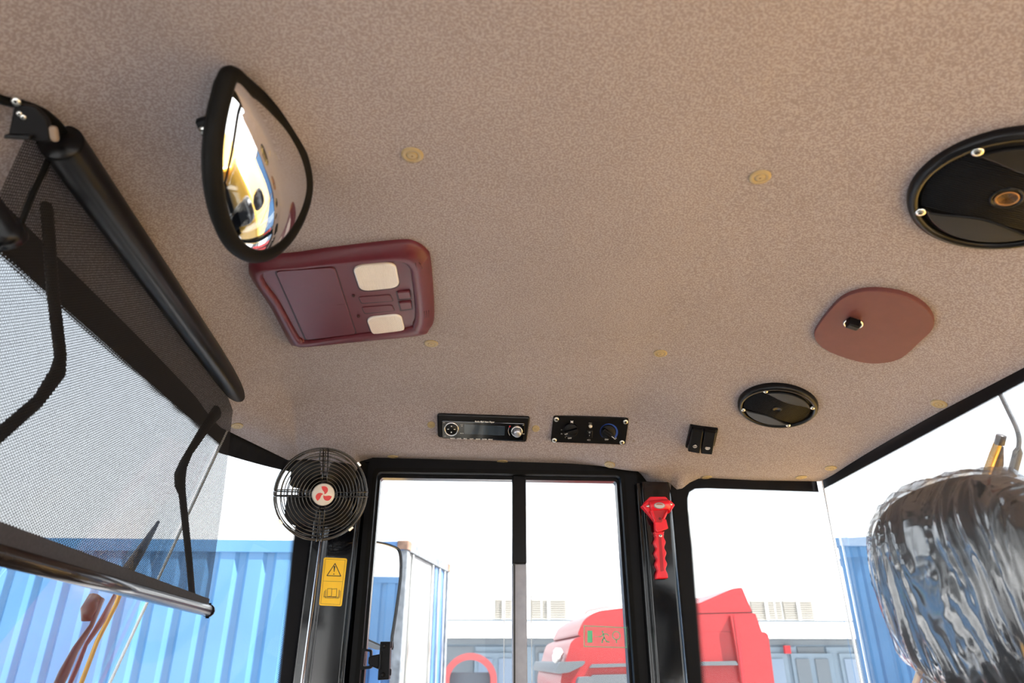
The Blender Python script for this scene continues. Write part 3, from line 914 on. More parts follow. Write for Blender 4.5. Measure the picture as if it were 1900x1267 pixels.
for f, z, _ in levels:
    for a, b in zip(O, I_):
        q = a.lerp(b, f); vs.append((q.x, q.y, z))
for k in range(len(levels) - 1):
    for i in range(n):
        j = (i + 1) % n; fs.append((k * n + i, (k + 1) * n + i, (k + 1) * n + j, k * n + j))
fs.append(tuple((len(levels) - 1) * n + i for i in range(n)))
cb_ = MB().add(vs, fs, True); cb_.sm[-1] = False
cb_.build('housing', MAROON, con)
def plate(px, z0, z1, r, m, name, b=0.0008, parent=None, hproj=None):
    pl = round_corners([Cq(a, c, hproj if hproj is not None else z1) for a, c in px], r, 8)
    return MB().prism(pl, z0, z1, b).build(name, m, parent or con)
plate([(508, 502), (622, 494), (663, 622), (566, 633)], 0.0138, 0.0148, 0.010, MAROOND, 'lid_gap', 0)
plate([(511, 504), (620, 496.5), (660, 620), (568, 631)], 0.014, 0.0165, 0.009, MAROON, 'glasses_lid', 0.0008)
plate([(625, 566), (640, 564), (643, 577), (628, 578)], 0.0162, 0.0168, 0.0012, MAROON, 'lid_mark', 0.0002)
def lens(px, nm):
    plate(px, 0.0140, 0.0150, 0.017, MAROOND, 'lens_gap', 0)
    cxm = sum(a for a, b in px) / 4; cym = sum(b for a, b in px) / 4
    sh = [(cxm + (a - cxm) * .96, cym + (b - cym) * .95) for a, b in px]
    ln = plate(sh, 0.014, 0.0175, 0.017, LENS, nm, 0.0015)
    P = [Vector(Cq(a, b, .0175)) for a, b in sh]     # ribs along the short side
    rb = MB(); k = 26
    for i in range(1, k):
        t = i / k; a = P[0].lerp(P[1], t); b = P[3].lerp(P[2], t)
        m_ = 0.42 * (1 - min(1, min(t, 1 - t) / 0.20)); a2 = a.lerp(b, .03 + m_ * .5); b2 = b.lerp(a, .03 + m_ * .5)
        rb.tube([Vector((*a2, .0174)), Vector((*b2, .0174))], 0.00075, 5)
    rb.build('rib', LENS, ln)
lens([(651, 494), (735, 487), (744, 535), (667, 543)], 'map_lens')
lens([(677, 590), (745, 583), (754, 617), (690, 624)], 'map_lens')
for q in ([(664, 551), (725, 546), (731, 559), (670, 564)], [(670, 570), (728, 565), (734, 577), (676, 583)]):
    plate(q, 0.0138, 0.0149, 0.0045, MAROOND, 'button_gap', 0)
    cxm = sum(a for a, b in q) / 4; cym = sum(b for a, b in q) / 4
    plate([(cxm + (a - cxm) * .95, cym + (b - cym) * .82) for a, b in q], 0.014, 0.0158, 0.0040, MAROON, 'push_button', 0.0006)
for q in ([(734, 541), (762, 538), (765, 555), (738, 558)], [(738, 560), (764, 558), (767, 574), (742, 578)]):
    plate(q, 0.0138, 0.0150, 0.003, MAROOND, 'switch_well', 0)
    cxm = sum(a for a, b in q) / 4; cym = sum(b for a, b in q) / 4 + 1.5
    plate([(cxm + (a - cxm) * .84, cym + (b - cym) * .70) for a, b in q], 0.014, 0.0180, 0.003, MAROON, 'rocker', 0.0012)
for q in ((656, 548), (665, 586)):
    a = Cq(*q, .015); nb = MB().lathe([(0.0022, .014), (0.0022, .0165), (0.0010, .018)], 12, a); nb.build('hook_nub', MAROOND, con)
def proj(p):
    z = p.dot(F_); return (950 + FPX * p.dot(R_) / z, 633.5 - FPX * p.dot(U_) / z)
def on_housing(px, py):
    best = None
    for i in range(n):
        for k in range(len(levels) - 1):
            for t in (0, .25, .5, .75):
                f0, z0, _ = levels[k]; f1, z1, _ = levels[k + 1]; f = f0 + (f1 - f0) * t; q = O[i].lerp(I_[i], f)
                v = Vector((q.x, q.y, z0 + (z1 - z0) * t)); w = proj(CM @ v); d = (w[0] - px) ** 2 + (w[1] - py) ** 2
                if best is None or d < best[0]: best = (d, v)
    return best[1]
for base, dy in (((773, 487), 15), ((786, 579), 11)):
    for k in range(3):
        a = on_housing(base[0] + 4.5 * k, base[1]); b = on_housing(base[0] + 4.5 * k + 1.8, base[1] + dy)
        M_ = MB(); M_.tube([a, a.lerp(b, .5), b], .00055, 6); M_.build('vent_slot', MAROOND, con)

# ------------------------------------------------------------------ round access cover
HMx = ceil_frame(1622, 606, lift=0.002)
cov = thing('access_cover', 'flat maroon rounded cover with a black knob on the headliner', 'cover', HMx)
def Hq(px, py, h=0.0): return loc2(HMx, px, py, h)
cp = [(1511, 622), (1516, 606), (1545, 568), (1572, 547), (1614, 538), (1670, 545), (1712, 565), (1732, 590), (1730, 610), (1708, 632), (1674, 662), (1640, 672), (1600, 671), (1550, 656), (1522, 640)]
cpl = [tuple(v) for v in smooth_poly([Vector(Hq(a, b, .004)) for a, b in cp], 4)]
MB().prism(cpl, -0.012, 0.006, 0.0012, smooth=False).build('board', MAROON2, cov)
ka = Hq(1583, 602, .008)
MB().lathe([(0.0135, .006), (0.0135, .0075), (0.0120, .0085), (0.0112, .0075), (0.0112, .0072)], 28, ka).build('bezel', STEEL, cov)
MB().lathe([(0.0112, .0072), (0.0100, .0078), (0.0060, .010), (0.0, .0105)], 20, ka).build('knob_seat', PLASTIC, cov)
kb2 = Hq(1583, 600, .020)
MB().prism(rrect(0.017, 0.012, 0.002, 3, kb2[0] * .5 + ka[0] * .5, kb2[1] * .5 + ka[1] * .5), .008, .021, 0.002).build('knob', PLASTIC, cov)

# ------------------------------------------------------------------ speakers
def speaker(px, py, R, rot, label, emblem):
    M_ = ceil_frame(px, py, lift=0.001) @ Matrix.Rotation(rot, 4, 'Z')
    sp = thing('ceiling_speaker', label, 'speaker', M_, 'round speakers in the headliner')
    MB().lathe([(R, -0.006), (R, 0.004), (R * .985, 0.009), (R * .94, 0.012), (R * .885, 0.0115), (R * .87, 0.008), (R * .87, 0.002)], 64).build('surround', SATIN, sp)
    MB().lathe([(R * .865, 0.001), (R * .86, 0.0075), (R * .70, 0.0085), (0, 0.0095)], 56).build('grille', PLASTIC, sp)
    # grille ribs in a broad diagonal band
    for i in range(-13, 14):
        v = i * R * .86 / 26
        half = math.sqrt(max(0, (R * .84) ** 2 - v * v)) 
        rb = MB(); rb.tube([(-half, v, .0085), (0, v, .0098), (half, v, .0085)], 0.0008, 6)
        rb.build('grille_rib', PLASTIC, sp)
    # two smooth crescent wings
    for sgn in (1, -1):
        pts = []
        for i in range(17):
            a = math.radians(35 + 110 * i / 16); pts.append((R * .80 * math.cos(a), sgn * R * .80 * math.sin(a)))
        for i in range(1, 16):
            t = i / 16; x = -R * .655 + 2 * R * .655 * t
            pts.append((x, sgn * (R * .45 + R * .05 * math.cos(2 * PI * t))))
        MB().prism(pts, 0.006, 0.0125, 0.0015).build('wing', SATIN, sp)
    for a in (38, 140, 218, 320):
        a = math.radians(a); screw(sp, R * .86 * math.cos(a), R * .86 * math.sin(a), 0.0095, 0.0060 if R > .08 else .0045)
    em = MB(); er = R * (.17 if emblem else .12)
    em.lathe([(er, .009), (er, .0112), (er * .86, .0122), (er * .84, .0112), (0, .0112)], 28); e_ = em.build('emblem', SATIN, sp)
    if emblem:
        rg = MB(); rg.lathe([(er * .70, .0112), (er * .70, .0120), (er * .58, .0120), (er * .58, .0112)], 24); rg.build('emblem_ring', mat('orange_reflection', (.25, .12, .04), .35, .5), e_)  # orange reflection on the logo put into the ring colour
    return sp
speaker(1868, 352, 0.0925, math.radians(3), 'large round black ceiling speaker cut by the right picture edge', True)
speaker(1442, 749, 0.0700, math.radians(-8), 'smaller round black ceiling speaker between the cover and the rocker switches', False)

# ------------------------------------------------------------------ headliner cap screws
caps = [(765, 287, .0122, 'beige cap screw in the headliner just right of the convex mirror'),
        (1410, 328, .0122, 'beige cap screw in the headliner left of the large speaker'),
        (800, 637, .0122, 'beige cap screw right below the corner of the maroon console'),
        (1225, 655, .0122, 'beige cap screw in mid headliner left of the maroon cover'),
        (800, 788, .0080, 'small beige cap screw at the left end of the radio'),
        (994, 795, .0080, 'small beige cap screw between the radio and the climate panel'),
        (440, 790, .0110, 'beige cap screw beside the far end of the blind'),
        (729, 847, .0115, 'beige cap screw above the left corner of the door window'),
        (932, 856, .0118, 'beige cap screw above the middle of the door window'),
        (1131, 862, .0115, 'beige cap screw above the right part of the door window'),
        (1311, 885, .0115, 'beige cap screw at the left end of the right side glass'),
        (1486, 885, .0122, 'beige cap screw above the right end of the right side glass'),
        (1541, 868, .0122, 'beige cap screw in the corner where side and rear glass meet'),
        (1742, 749, .0122, 'beige cap screw at the middle of the rear glass edge')]
cap0 = None
for (a, b, rr, lab) in caps:
    M_ = ceil_frame(a, b)
    if cap0 is None:
        cap0 = thing('cap_screw', lab, 'screw', Matrix.Identity(4), 'beige cap screws in the headliner')
        MB().lathe([(1, -.1), (1, .06), (.94, .13), (.60, .17), (.53, .10), (.50, .10), (.48, .17), (.30, .19), (0, .19)], 32).build('cap', BEIGE, cap0)
        x_ = MB(); x_.box((0, 0, .19), (.22, .06, .02)); x_.box((0, 0, .19), (.06, .22, .02)); x_.build('cross_slot', BEIGED, cap0)
        c = cap0
    else:
        c = copy_tree(cap0); c['label'] = lab
    c.matrix_world = M_ @ Matrix.Scale(rr, 4)

# ------------------------------------------------------------------ radio
def quad_frame(px):
    """frame lying on the mean of four traced corners TL TR BR BL on the headliner"""
    pts = [on_ceiling(a, b) for a, b in px]
    c = sum((p for p, n in pts), Vector()) / 4; nn = sum((n for p, n in pts), Vector()).normalized()
    return c, nn
cR, nR = quad_frame([(813, 768), (985, 773), (978, 821), (813, 812)])
nR = (nR + Vector((0, -0.25, 0))).normalized()
RM = frame(cR, nR, (0, -0.6, 0.6))
rad = thing('car_radio', 'black car radio with silver dial and knob set in the headliner', 'radio', RM)
def Rq(px, py, h=0.012): return loc2(RM, px, py, h)
TL, TR, BR_, BL = Rq(811, 768), Rq(984, 774), Rq(977, 821), Rq(812, 812)
outl = round_corners([TL, TR, BR_, BL], 0.006)
MB().prism(outl, -0.02, 0.012, 0.003).build('surround', SATIN, rad)
fc = [Rq(819, 780, .014), Rq(974, 785, .014), Rq(972, 818, .014), Rq(820, 813, .014)]
MB().prism(round_corners(fc, 0.004), 0.010, 0.0155, 0.0015).build('faceplate', GLOSSBLACK, rad)
scn = [Rq(861, 787, .016), Rq(937, 791, .016), Rq(936, 808, .016), Rq(861, 805, .016)]
MB().prism(round_corners(scn, 0.001), 0.0150, 0.0162, 0.0003).build('display', SCREEN, rad)
dc = Rq(837.5, 796.5, .018)
MB().lathe([(0.0150, .015), (0.0150, .017), (0.0140, .0185), (0.0125, .018), (0.0122, .016)], 36, dc).build('dial_ring', BRUSHED, rad)
dp = MB().lathe([(0.0122, .016), (0.0118, .0172), (0, .0176)], 28, dc).build('dial_pad', SATIN, rad)
for (ax, ay, w, h) in ((0, .0065, .0022, .0018), (-.0065, 0, .0036, .0012), (.0065, 0, .0036, .0012), (0, -.0065, .0022, .0022)):
    MB().prism(rrect(w, h, .0004, 2, dc[0] + ax, dc[1] + ay), .0172, .0180).build('symbol', WHITEINK, dp)
kc_ = Rq(959, 800, .016)
MB().lathe([(0.0118, .015), (0.0118, .018), (0.0100, .0195), (0.0085, .018), (0.0082, .0175)], 36, kc_).build('knob_ring', BRUSHED, rad)
MB().lathe([(0.0082, .016), (0.0080, .030), (0.0070, .0315), (0, .0315)], 30, kc_).build('volume_knob', mat('satin_silver', (.38, .40, .46), .35, .7), rad)
c_ = Rq(946, 791, .016); MB().prism(circ(.0019, 12, *c_), .015, .0175, .0004).build('red_button', REDD, rad)
ar = MB(); rib(ar, [Rq(944.5, 793, .016), Rq(943, 799, .016), Rq(944, 804, .016), Rq(946, 808, .016)], 0.0004, .0155, .0160); ar.build('arc_print', WHITEINK, rad)
def rt(s_, px, py, size, **k):
    a = Rq(px, py, .0158); text(s_, size, WHITEINK, rad, (a[0], a[1], .0158), rot=math.atan2(TR[1] - TL[1], TR[0] - TL[0]), **k)
rt('Radio Mp3 New Player', 899, 782.5, .0048, shear=.25, bold=.00008, sx=.88)
for s_, a, b in (('RADIO', 840, 813.4), ('LOUD', 851.5, 813.6), ('FM II', 863, 814), ('SHIFT', 875, 814.3), ('BAND', 887, 814.7), ('ENTER', 899, 815), ('MENU', 910, 815.2)):
    rt(s_, a, b, .0032, bold=.00006)
for s_, a, b in (('DIR', 824, 784), ('SEL', 826, 809), ('PTY', 857, 788), ('TA', 857, 790.5), ('MUTE', 857, 804), ('SD', 971, 789), ('USB', 971, 805)):
    rt(s_, a, b, .0026)

# ------------------------------------------------------------------ climate panel
cP, nP = quad_frame([(1027, 771), (1166, 776), (1160, 825), (1023, 819)])
nP = (nP + Vector((0, -0.22, 0))).normalized()
PM = frame(cP + nP * 0.004, nP, (0, -0.6, 0.6))
pan = thing('climate_panel', 'flat black climate control panel with two rotary knobs and four corner screws', 'control panel', PM)
def Pq(px, py, h=0.002): return loc2(PM, px, py, h)
pl = round_corners([Pq(1027, 771), Pq(1167, 776), Pq(1160, 825), Pq(1022, 820)], 0.005)
MB().prism(pl, -0.012, 0.0025, 0.0006).build('plate', PLASTIC, pan)
for a, b in ((1032.5, 777.5), (1160.5, 782), (1154, 820), (1028.5, 816)):
    q = Pq(a, b); screw(pan, q[0], q[1], 0.0025, 0.0052)
prot = math.atan2(Pq(1167, 776)[1] - Pq(1027, 771)[1], Pq(1167, 776)[0] - Pq(1027, 771)[0])
def knob(px, py, ang, nm):
    q = Pq(px, py, .006)
    k = thing_part = MB().lathe([(0.0150, .0025), (0.0150, .008), (0.0142, .0095), (0, .0095)], 36, q).build(nm, PLASTIC, pan)
    d = Vector((math.cos(ang), math.sin(ang))); e = Vector((-d.y, d.x)); Q = Vector(q)
    gp = [tuple(Q + d * 0.0140 + e * .0030), tuple(Q - d * .0140 + e * .0038), tuple(Q - d * .0140 - e * .0038), tuple(Q + d * .0140 - e * .0030)]
    MB().prism(round_corners(gp, .002), .009, .0195, .0012).build('grip', SATIN, k)
    M_ = MB(); rib(M_, [tuple(Q + d * .0075), tuple(Q + d * .0132)], 0.0010, .0193, .0199); M_.build('pointer', WHITEINK, k)
knob(1059, 798, math.radians(200), 'fan_knob')
knob(1128.5, 801, math.radians(-35), 'temperature_knob')
q = Pq(1128.5, 801)
bm = MB(); na = 40
for i in range(na):
    a0 = math.radians(-40 + 270 * i / na); a1 = math.radians(-40 + 270 * (i + 1) / na)
    w0 = .0042 * (1 - i / na) ** 1.5 + .0004; w1 = .0042 * (1 - (i + 1) / na) ** 1.5 + .0004
    r0 = .0162
    bm.prism([(q[0] + r0 * math.cos(a0), q[1] + r0 * math.sin(a0)), (q[0] + (r0 + w0) * math.cos(a0), q[1] + (r0 + w0) * math.sin(a0)), (q[0] + (r0 + w1) * math.cos(a1), q[1] + (r0 + w1) * math.sin(a1)), (q[0] + r0 * math.cos(a1), q[1] + r0 * math.sin(a1))], .0024, .0029)
bm.build('blue_scale', BLUEINK, pan)
q = Pq(1095.5, 790); MB().lathe([(.0042, .0025), (.0040, .005), (.0025, .007), (0, .0072)], 16, q).build('indicator_lamp', mat('lamp_ivory', (.55, .50, .40), .2, coat=.5), pan)
q = Pq(1093.5, 804.5); rk = MB().prism(rrect(.0125, .0155, .0012, 3, *q), .002, .006, .0015).build('rocker_switch', SATIN, pan)
def pt(s_, px, py, size, m=WHITEINK, h=.0027, **k):
    a = Pq(px, py, h); text(s_, size, m, pan, (a[0], a[1], h), rot=prot, **k)
GREYINK = mat('grey_print', (.42, .40, .38), .5)
pt('O', 1094, 802.5, .0042, h=.0062); pt('I', 1093.5, 808, .0042, h=.0062)
pt('COOL', 1095.5, 785, .0024, GREYINK); pt('OFF', 1057, 813, .0046); pt('OFF', 1125.5, 815.5, .0046)
pt('H', 1042, 797.5, .0040, GREYINK); pt('M', 1042, 805, .0040); pt('L', 1049, 811, .0040, GREYINK)
for a, b in ((1046, 798), (1046.5, 803.5), (1051, 809), (1058, 810)):
    q = Pq(a, b); MB().prism(circ(.0006, 8, *q), .0024, .0028).build('tick', WHITEINK, pan)
fi_ = MB(); q = Pq(1061, 782.5)
for k in range(4):
    a = math.radians(45 + 90 * k); rib(fi_, [(q[0], q[1]), (q[0] + .0030 * math.cos(a), q[1] + .0026 * math.sin(a))], .0016, .0024, .0029)
fi_.build('fan_symbol', WHITEINK, pan)
sf = MB(); q = Pq(1141, 812.5); sf.ringprism(circ(.0022, 14, *q), circ(.0016, 14, *q), .0024, .0029)
for k in range(6):
    a = PI / 3 * k; rib(sf, [(q[0] + .0026 * math.cos(a), q[1] + .0026 * math.sin(a)), (q[0] + .0033 * math.cos(a), q[1] + .0033 * math.sin(a))], .0005, .0024, .0029)
sf.build('snow_symbol', WHITEINK, pan)
am = MB(); q = Pq(1092, 816); rib(am, [(q[0] - .003, q[1]), (q[0] - .001, q[1] + .0012), (q[0] - .001, q[1] - .0012), (q[0] - .003, q[1])], .0005, .0024, .0029)
am.ringprism(rrect(.004, .0030, .0003, 1, q[0] + .0015, q[1]), rrect(.0032, .0022, .0003, 1, q[0] + .0015, q[1]), .0024, .0029)
am.build('air_symbol', GREYINK, pan)
# small darker dots on the headliner cloth beside the panel
DARKDOT = mat('dark_cloth', (.20, .16, .14), .9)
for i, (a, b, lab) in enumerate(((1181, 784, 'upper small dark dot on the cloth right of the climate panel'), (1176, 818, 'lower small dark dot on the cloth right of the climate panel'))):
    M_ = ceil_frame(a, b)
    dm = MB().lathe([(.0022, -.001), (.0018, .0004), (0, .0006)], 12).build('cloth_dot', DARKDOT)
    dm.matrix_world = M_; tag(dm, lab, 'dimple')

# ------------------------------------------------------------------ twin rocker switches
cS, nS = quad_frame([(1280, 792), (1331, 797), (1322, 838), (1272, 831)])
SM = frame(cS, nS, (0, -0.6, 0.6))
sw = thing('rocker_switch_pair', 'pair of black rocker switches with white symbols left of the small speaker', 'switch', SM)
def Sq(px, py, h=0.006): return loc2(SM, px, py, h)
MB().prism(round_corners([Sq(1281, 790), Sq(1333, 797), Sq(1326, 828), Sq(1272, 831)], .003), -.01, .007, .002).build('bezel', PLASTIC, sw)
def rocker(px, nm):
    p = [Sq(a, b, .014) for a, b in px]
    pl = round_corners(p, .0025)
    ymin = min(v[1] for v in pl); ymax = max(v[1] for v in pl)
    m_ = MB().prism(pl, .004, .014, .0018)
    m_.v = [(x, y, z + (0.006 * (ymax - y) / (ymax - ymin) if z > .006 else 0)) for x, y, z in m_.v]
    return m_.build(nm, SATIN, sw)
rocker([(1285, 797), (1305, 800), (1298, 838), (1276, 834)], 'left_rocker')
rocker([(1308, 800), (1329, 803), (1321, 840), (1300, 838)], 'right_rocker')
q = Sq(1289.5, 828, .0185)
ic = MB(); ic.ringprism(circ(.0040, 16, *q), circ(.0034, 16, *q), .0188, .0194); rib(ic, [(q[0] - .001, q[1] + .0042), (q[0] + .001, q[1] + .0042)], .0010, .0188, .0194)
rib(ic, [(q[0] - .0012, q[1] + .001), (q[0], q[1] - .0012), (q[0] + .0012, q[1] + .001)], .0006, .0188, .0194)
ic.build('lamp_symbol', WHITEINK, sw)
q = Sq(1313, 831, .0185)
ic = MB(); ic.ringprism(rrect(.0092, .0052, .0012, 3, *q), rrect(.0082, .0042, .0010, 3, *q), .0188, .0194)
for k in (-1, 0, 1): rib(ic, [(q[0] + k * .002, q[1] - .0014), (q[0] + k * .002, q[1] + .0014)], .0006, .0188, .0194)
rib(ic, [(q[0] - .0025, q[1] - .0042), (q[0] + .0025, q[1] - .0042)], .0005, .0188, .0194)
ic.build('heater_symbol', WHITEINK, sw)

# ------------------------------------------------------------------ fan
fcen = ray(597, 916) * 1.27
fn = (-(fcen.normalized()) + Vector((0.13, 0, -0.05))).normalized()
FM = frame(fcen, fn, (0.03, 0, 1))
fan = thing('cab_fan', 'round black cage fan with red and cream centre badge on the left pillar', 'fan', FM)
R = 0.0835
def ring(mb, r, z, w): mb.tube([(r * math.cos(2 * PI * i / 56), r * math.sin(2 * PI * i / 56), z) for i in range(56)], w, 6, closed=True)
def dome(r): return 0.026 * math.sqrt(max(0, 1 - (r / (R * 1.06)) ** 2)) 
g = MB()
for i in range(10):
    r_ = 0.0245 + (R - 0.0245) * (i / 9.5); ring(g, r_, dome(r_), 0.00105)
g.build('front_guard', GLOSSBLACK, fan)['kind'] = 'stuff'
g = MB()
for i in range(6):
    r_ = 0.030 + (R - 0.030) * (i / 5.4); ring(g, r_, -0.018 - 0.020 * math.sqrt(max(0, 1 - (r_ / (R * 1.1)) ** 2)), 0.00105)
g.build('rear_guard', GLOSSBLACK, fan)['kind'] = 'stuff'
g = MB(); ring(g, R, 0.002, 0.0018); ring(g, R, -0.018, 0.0018); ring(g, R * 1.005, -0.008, 0.0016); g.build('outer_ring', GLOSSBLACK, fan)
for a in (96, 186, 276, 6):
    for da in (-4.2, 4.2):
        w = MB(); aa = math.radians(a)
        off = da / 4.2 * 0.0042; d = Vector((math.cos(aa), math.sin(aa), 0)); e = Vector((-d.y, d.x, 0))
        pts = []
        for t in (1.0, .93, .8, .6, .4, .25):
            r_ = R * t; pts.append(d * r_ + e * off + Vector((0, 0, dome(r_) + .001)))
        back_ = [d * R * t + e * off * 1.2 + Vector((0, 0, -0.019 - 0.020 * math.sqrt(max(0, 1 - (t / 1.1) ** 2)))) for t in (.3, .5, .7, .9, 1.0)]
        w.tube(back_ + [d * R * 1.01 + e * off] + pts, 0.0013, 6)
        w.build('spoke', GLOSSBLACK, fan)
bd = MB().lathe([(.0200, .018), (.0200, .0262), (.0185, .0285), (0, .0290)], 36).build('badge', CREAM, fan)
for k in range(4 - 1):
    a0 = math.radians(20 + 120 * k); pts = []
    for i in range(11):      # outer arc of the swirl
        t = i / 10; a = a0 + math.radians(95) * t; rr = .0150 * math.sin(PI * .5 * min(1, t * 1.25)) ** .8
        pts.append((rr * math.cos(a), rr * math.sin(a)))
    for i in range(9, 0, -1):
        t = i / 10; a = a0 + math.radians(95) * t + math.radians(34) * math.sin(PI * t); rr = .0150 * (t ** 1.15) * .86
        pts.append((rr * math.cos(a), rr * math.sin(a)))
    MB().prism(pts, .0286, .0294).build('swirl', REDINK, bd)
hub = MB().lathe([(.022, -.012), (.022, .010), (.018, .016), (0, .017)], 30).build('hub', PLASTIC, fan)
for k in range(4):
    a0 = math.radians(47 + 90 * k); vs = []; fs = []; NR, NA = 8, 8
    for i in range(NR + 1):
        t = i / NR; r_ = .018 + (R * .90 - .018) * t
        half = math.radians(19 + 18 * math.sin(PI * min(1, .18 + .55 * t))) * (1 if t < .85 else 1 - (t - .85) * 2.6)
        for j in range(NA + 1):
            s_ = j / NA * 2 - 1; a = a0 + half * s_
            rr = r_ - (t ** 3) * .010 * s_ * s_
            vs.append((rr * math.cos(a), rr * math.sin(a), -0.004 + 0.009 * s_ * (1 - .35 * t)))
    for i in range(NR):
        for j in range(NA):
            a = i * (NA + 1) + j; fs.append((a, a + 1, a + NA + 2, a + NA + 1))
    n_ = len(vs); vs += [(x, y, z - .0012) for x, y, z in vs]; fs += [tuple(q + n_ for q in reversed(f)) for f in fs]
    MB().add(vs, fs, True).build('blade', SATIN, fan)
MB().lathe([(.018, -.075), (.024, -.070), (.026, -.030), (.022, -.022)], 30).build('motor', PLASTIC, fan)
for a in (47, 222, 318):
    a = math.radians(a); ck = MB().bbox((0, 0, 0), (.010, .005, .026), .001)
    o = ck.build('guard_clip', STEEL, fan); o.matrix_local = Matrix.Translation((R * 1.02 * math.cos(a), R * 1.02 * math.sin(a), -.008)) @ Matrix.Rotation(a + PI / 2, 4, 'Z')
# fan foot reaching the pillar
ft = FM.inverted() @ Vector((fcen.x - 0.02, 1.41, fcen.z - 0.03))
mfo = MB(); mfo.tube([Vector((0, 0, -.06)), ft * .6 + Vector((0, 0, -.03)), ft], [.010, .009, .012], 12); mfo.build('mount_foot', PLASTIC, fan)

# ------------------------------------------------------------------ warning sticker on the left pillar
p_ = on_y(618, 1079, 1.4085)
up_ = (on_y(622, 1034, 1.4085) - on_y(615, 1124, 1.4085))
WM = frame(p_, (0, -1, 0), up_)
stk = thing('warning_sticker', 'yellow warning sticker with exclamation triangle and open book on the left pillar', 'sticker', WM)
def Wq(px, py): return loc2(WM, px, py)
co = [Wq(601, 1034), Wq(644.5, 1036), Wq(634, 1125), Wq(592, 1123)]
MB().prism(round_corners(co, .004), 0, .0006).build('backing', YELLOW, stk)
li = [Wq(604, 1037), Wq(641, 1039), Wq(631, 1122), Wq(595, 1120)]
if area2(li) < 0: li = li[::-1]
MB().ringprism(li, inset(li, .0004), .0005, .0009).build('outline', INK, stk)
d_ = MB(); rib(d_, [Wq(600, 1078), Wq(636, 1079)], .0004, .0005, .0009); d_.build('divider', INK, stk)
tri = [Wq(622, 1044), Wq(633.5, 1069.5), Wq(605.5, 1068.5)]
if area2(tri) < 0: tri = tri[::-1]
MB().ringprism(round_corners(tri, .0015, 3), inset(round_corners(tri, .0015, 3), .0014), .0005, .0009).build('triangle', INK, stk)
em_ = MB(); a, b = Vector(Wq(621, 1050)), Vector(Wq(620, 1061)); dd = (b - a); nn = Vector((-dd.y, dd.x)).normalized()
em_.prism([tuple(a + nn * .0016), tuple(a - nn * .0016), tuple(b - nn * .0006), tuple(b + nn * .0006)], .0005, .0009); em_.prism(circ(.0011, 12, *Wq(619.5, 1065)), .0005, .0009)
em_.build('exclamation_mark', INK, stk)
bk_ = MB(); w_ = .0008
rib(bk_, [Wq(608, 1092), Wq(607, 1107), Wq(615, 1106), Wq(616, 1092), Wq(608, 1092)], w_, .0005, .0009)
rib(bk_, [Wq(616, 1093), Wq(625, 1092), Wq(624, 1107), Wq(615, 1107)], w_, .0005, .0009)
rib(bk_, [Wq(605, 1094), Wq(603.5, 1109), Wq(628, 1110), Wq(629.5, 1094.5)], w_, .0005, .0009)
rib(bk_, [Wq(602.5, 1096), Wq(601, 1107.5)], w_, .0005, .0009); rib(bk_, [Wq(631.5, 1096), Wq(630, 1109)], w_, .0005, .0009); rib(bk_, [Wq(602, 1107), Wq(628, 1108)], w_, .0005, .0009)
bk_.build('book_symbol', INK, stk)

# ------------------------------------------------------------------ emergency hammer
HY = 1.410
EMX = frame(on_y(1222, 1000, HY), (0, -1, 0), (0, 0, 1))
ham = thing('emergency_hammer', 'red emergency hammer in its red holder on the right pillar', 'hammer', EMX)
def Gq(px, py, h=0.0): return loc2(EMX, px, py, h)
hold = [(1204, 923), (1233, 923), (1239, 930), (1243, 937), (1236, 955), (1231, 966), (1232, 969), (1230, 985), (1214, 990), (1213, 969), (1191, 942), (1193, 934)]
MB().prism(round_corners([Gq(*q) for q in hold], .002), -.002, .010, .0015).build('holder', RED, ham)
MB().prism(round_corners([Gq(*q) for q in [(1211, 967), (1232, 966), (1236, 983), (1216, 990), (1212, 984)]], .0015), .008, .018, .0015).build('holder_clip', RED, ham)
MB().prism(round_corners([Gq(*q, .015) for q in [(1206, 945), (1239, 941), (1231, 962), (1227, 970), (1216, 970)]], .002), .006, .019, .0015).build('neck', REDD, ham)
for q in ([(1206, 946), (1211, 946), (1218, 968), (1214, 968)], [(1236, 943), (1240, 941), (1232, 963), (1228, 964)]):
    MB().prism(round_corners([Gq(*s_, .02) for s_ in q], .001), .016, .022, .001).build('neck_rib', RED, ham)
# hammer head: a lying cylinder with two points
hc0, hc1 = Vector((*Gq(1206, 938, .022), .018)), Vector((*Gq(1243, 935, .022), .018))
hm = MB(); hm.tube([hc0, hc0.lerp(hc1, .06), hc0.lerp(hc1, .94), hc1], [.0085, .0105, .0105, .0085], 18); hm.build('head', RED, ham)
hd_ = (hc1 - hc0).normalized()
for p, s_ in ((hc0, -1), (hc1, 1)):
    t_ = MB(); t_.tube([p, p + hd_ * s_ * .004, p + hd_ * s_ * .008], [.0045, .0030, .0006], 12); t_.build('steel_point', STEEL, ham)
for q in ([(1191, 938), (1204, 928), (1207, 932), (1206, 948), (1202, 951)], [(1239, 931), (1243, 928), (1252, 937), (1243, 951), (1239, 942)]):
    MB().prism(round_corners([Gq(*s_, .016) for s_ in q], .0012), .002, .019, .0015).build('point_guard', RED, ham)
oc = Gq(1224, 937.5, .030)
MB().prism(circ(.0064, 28, oc[0], oc[1], rx=.0115), .026, .0292, .0005).build('label_rim', mat('grey_rim', (.25, .25, .27), .4), ham)
ol = MB().prism(circ(.0052, 28, oc[0], oc[1], rx=.0100), .028, .0297, .0004).build('label_disc', mat('silver_label', (.62, .62, .60), .3, .4), ham)
MB().prism([(oc[0] + .0078 * math.cos(a), oc[1] + .0010 + .0030 * math.sin(a)) for a in [PI * i / 12 for i in range(13)]], .0296, .0299).build('label_print', mat('dull_red_print', (.45, .10, .07), .5), ol)
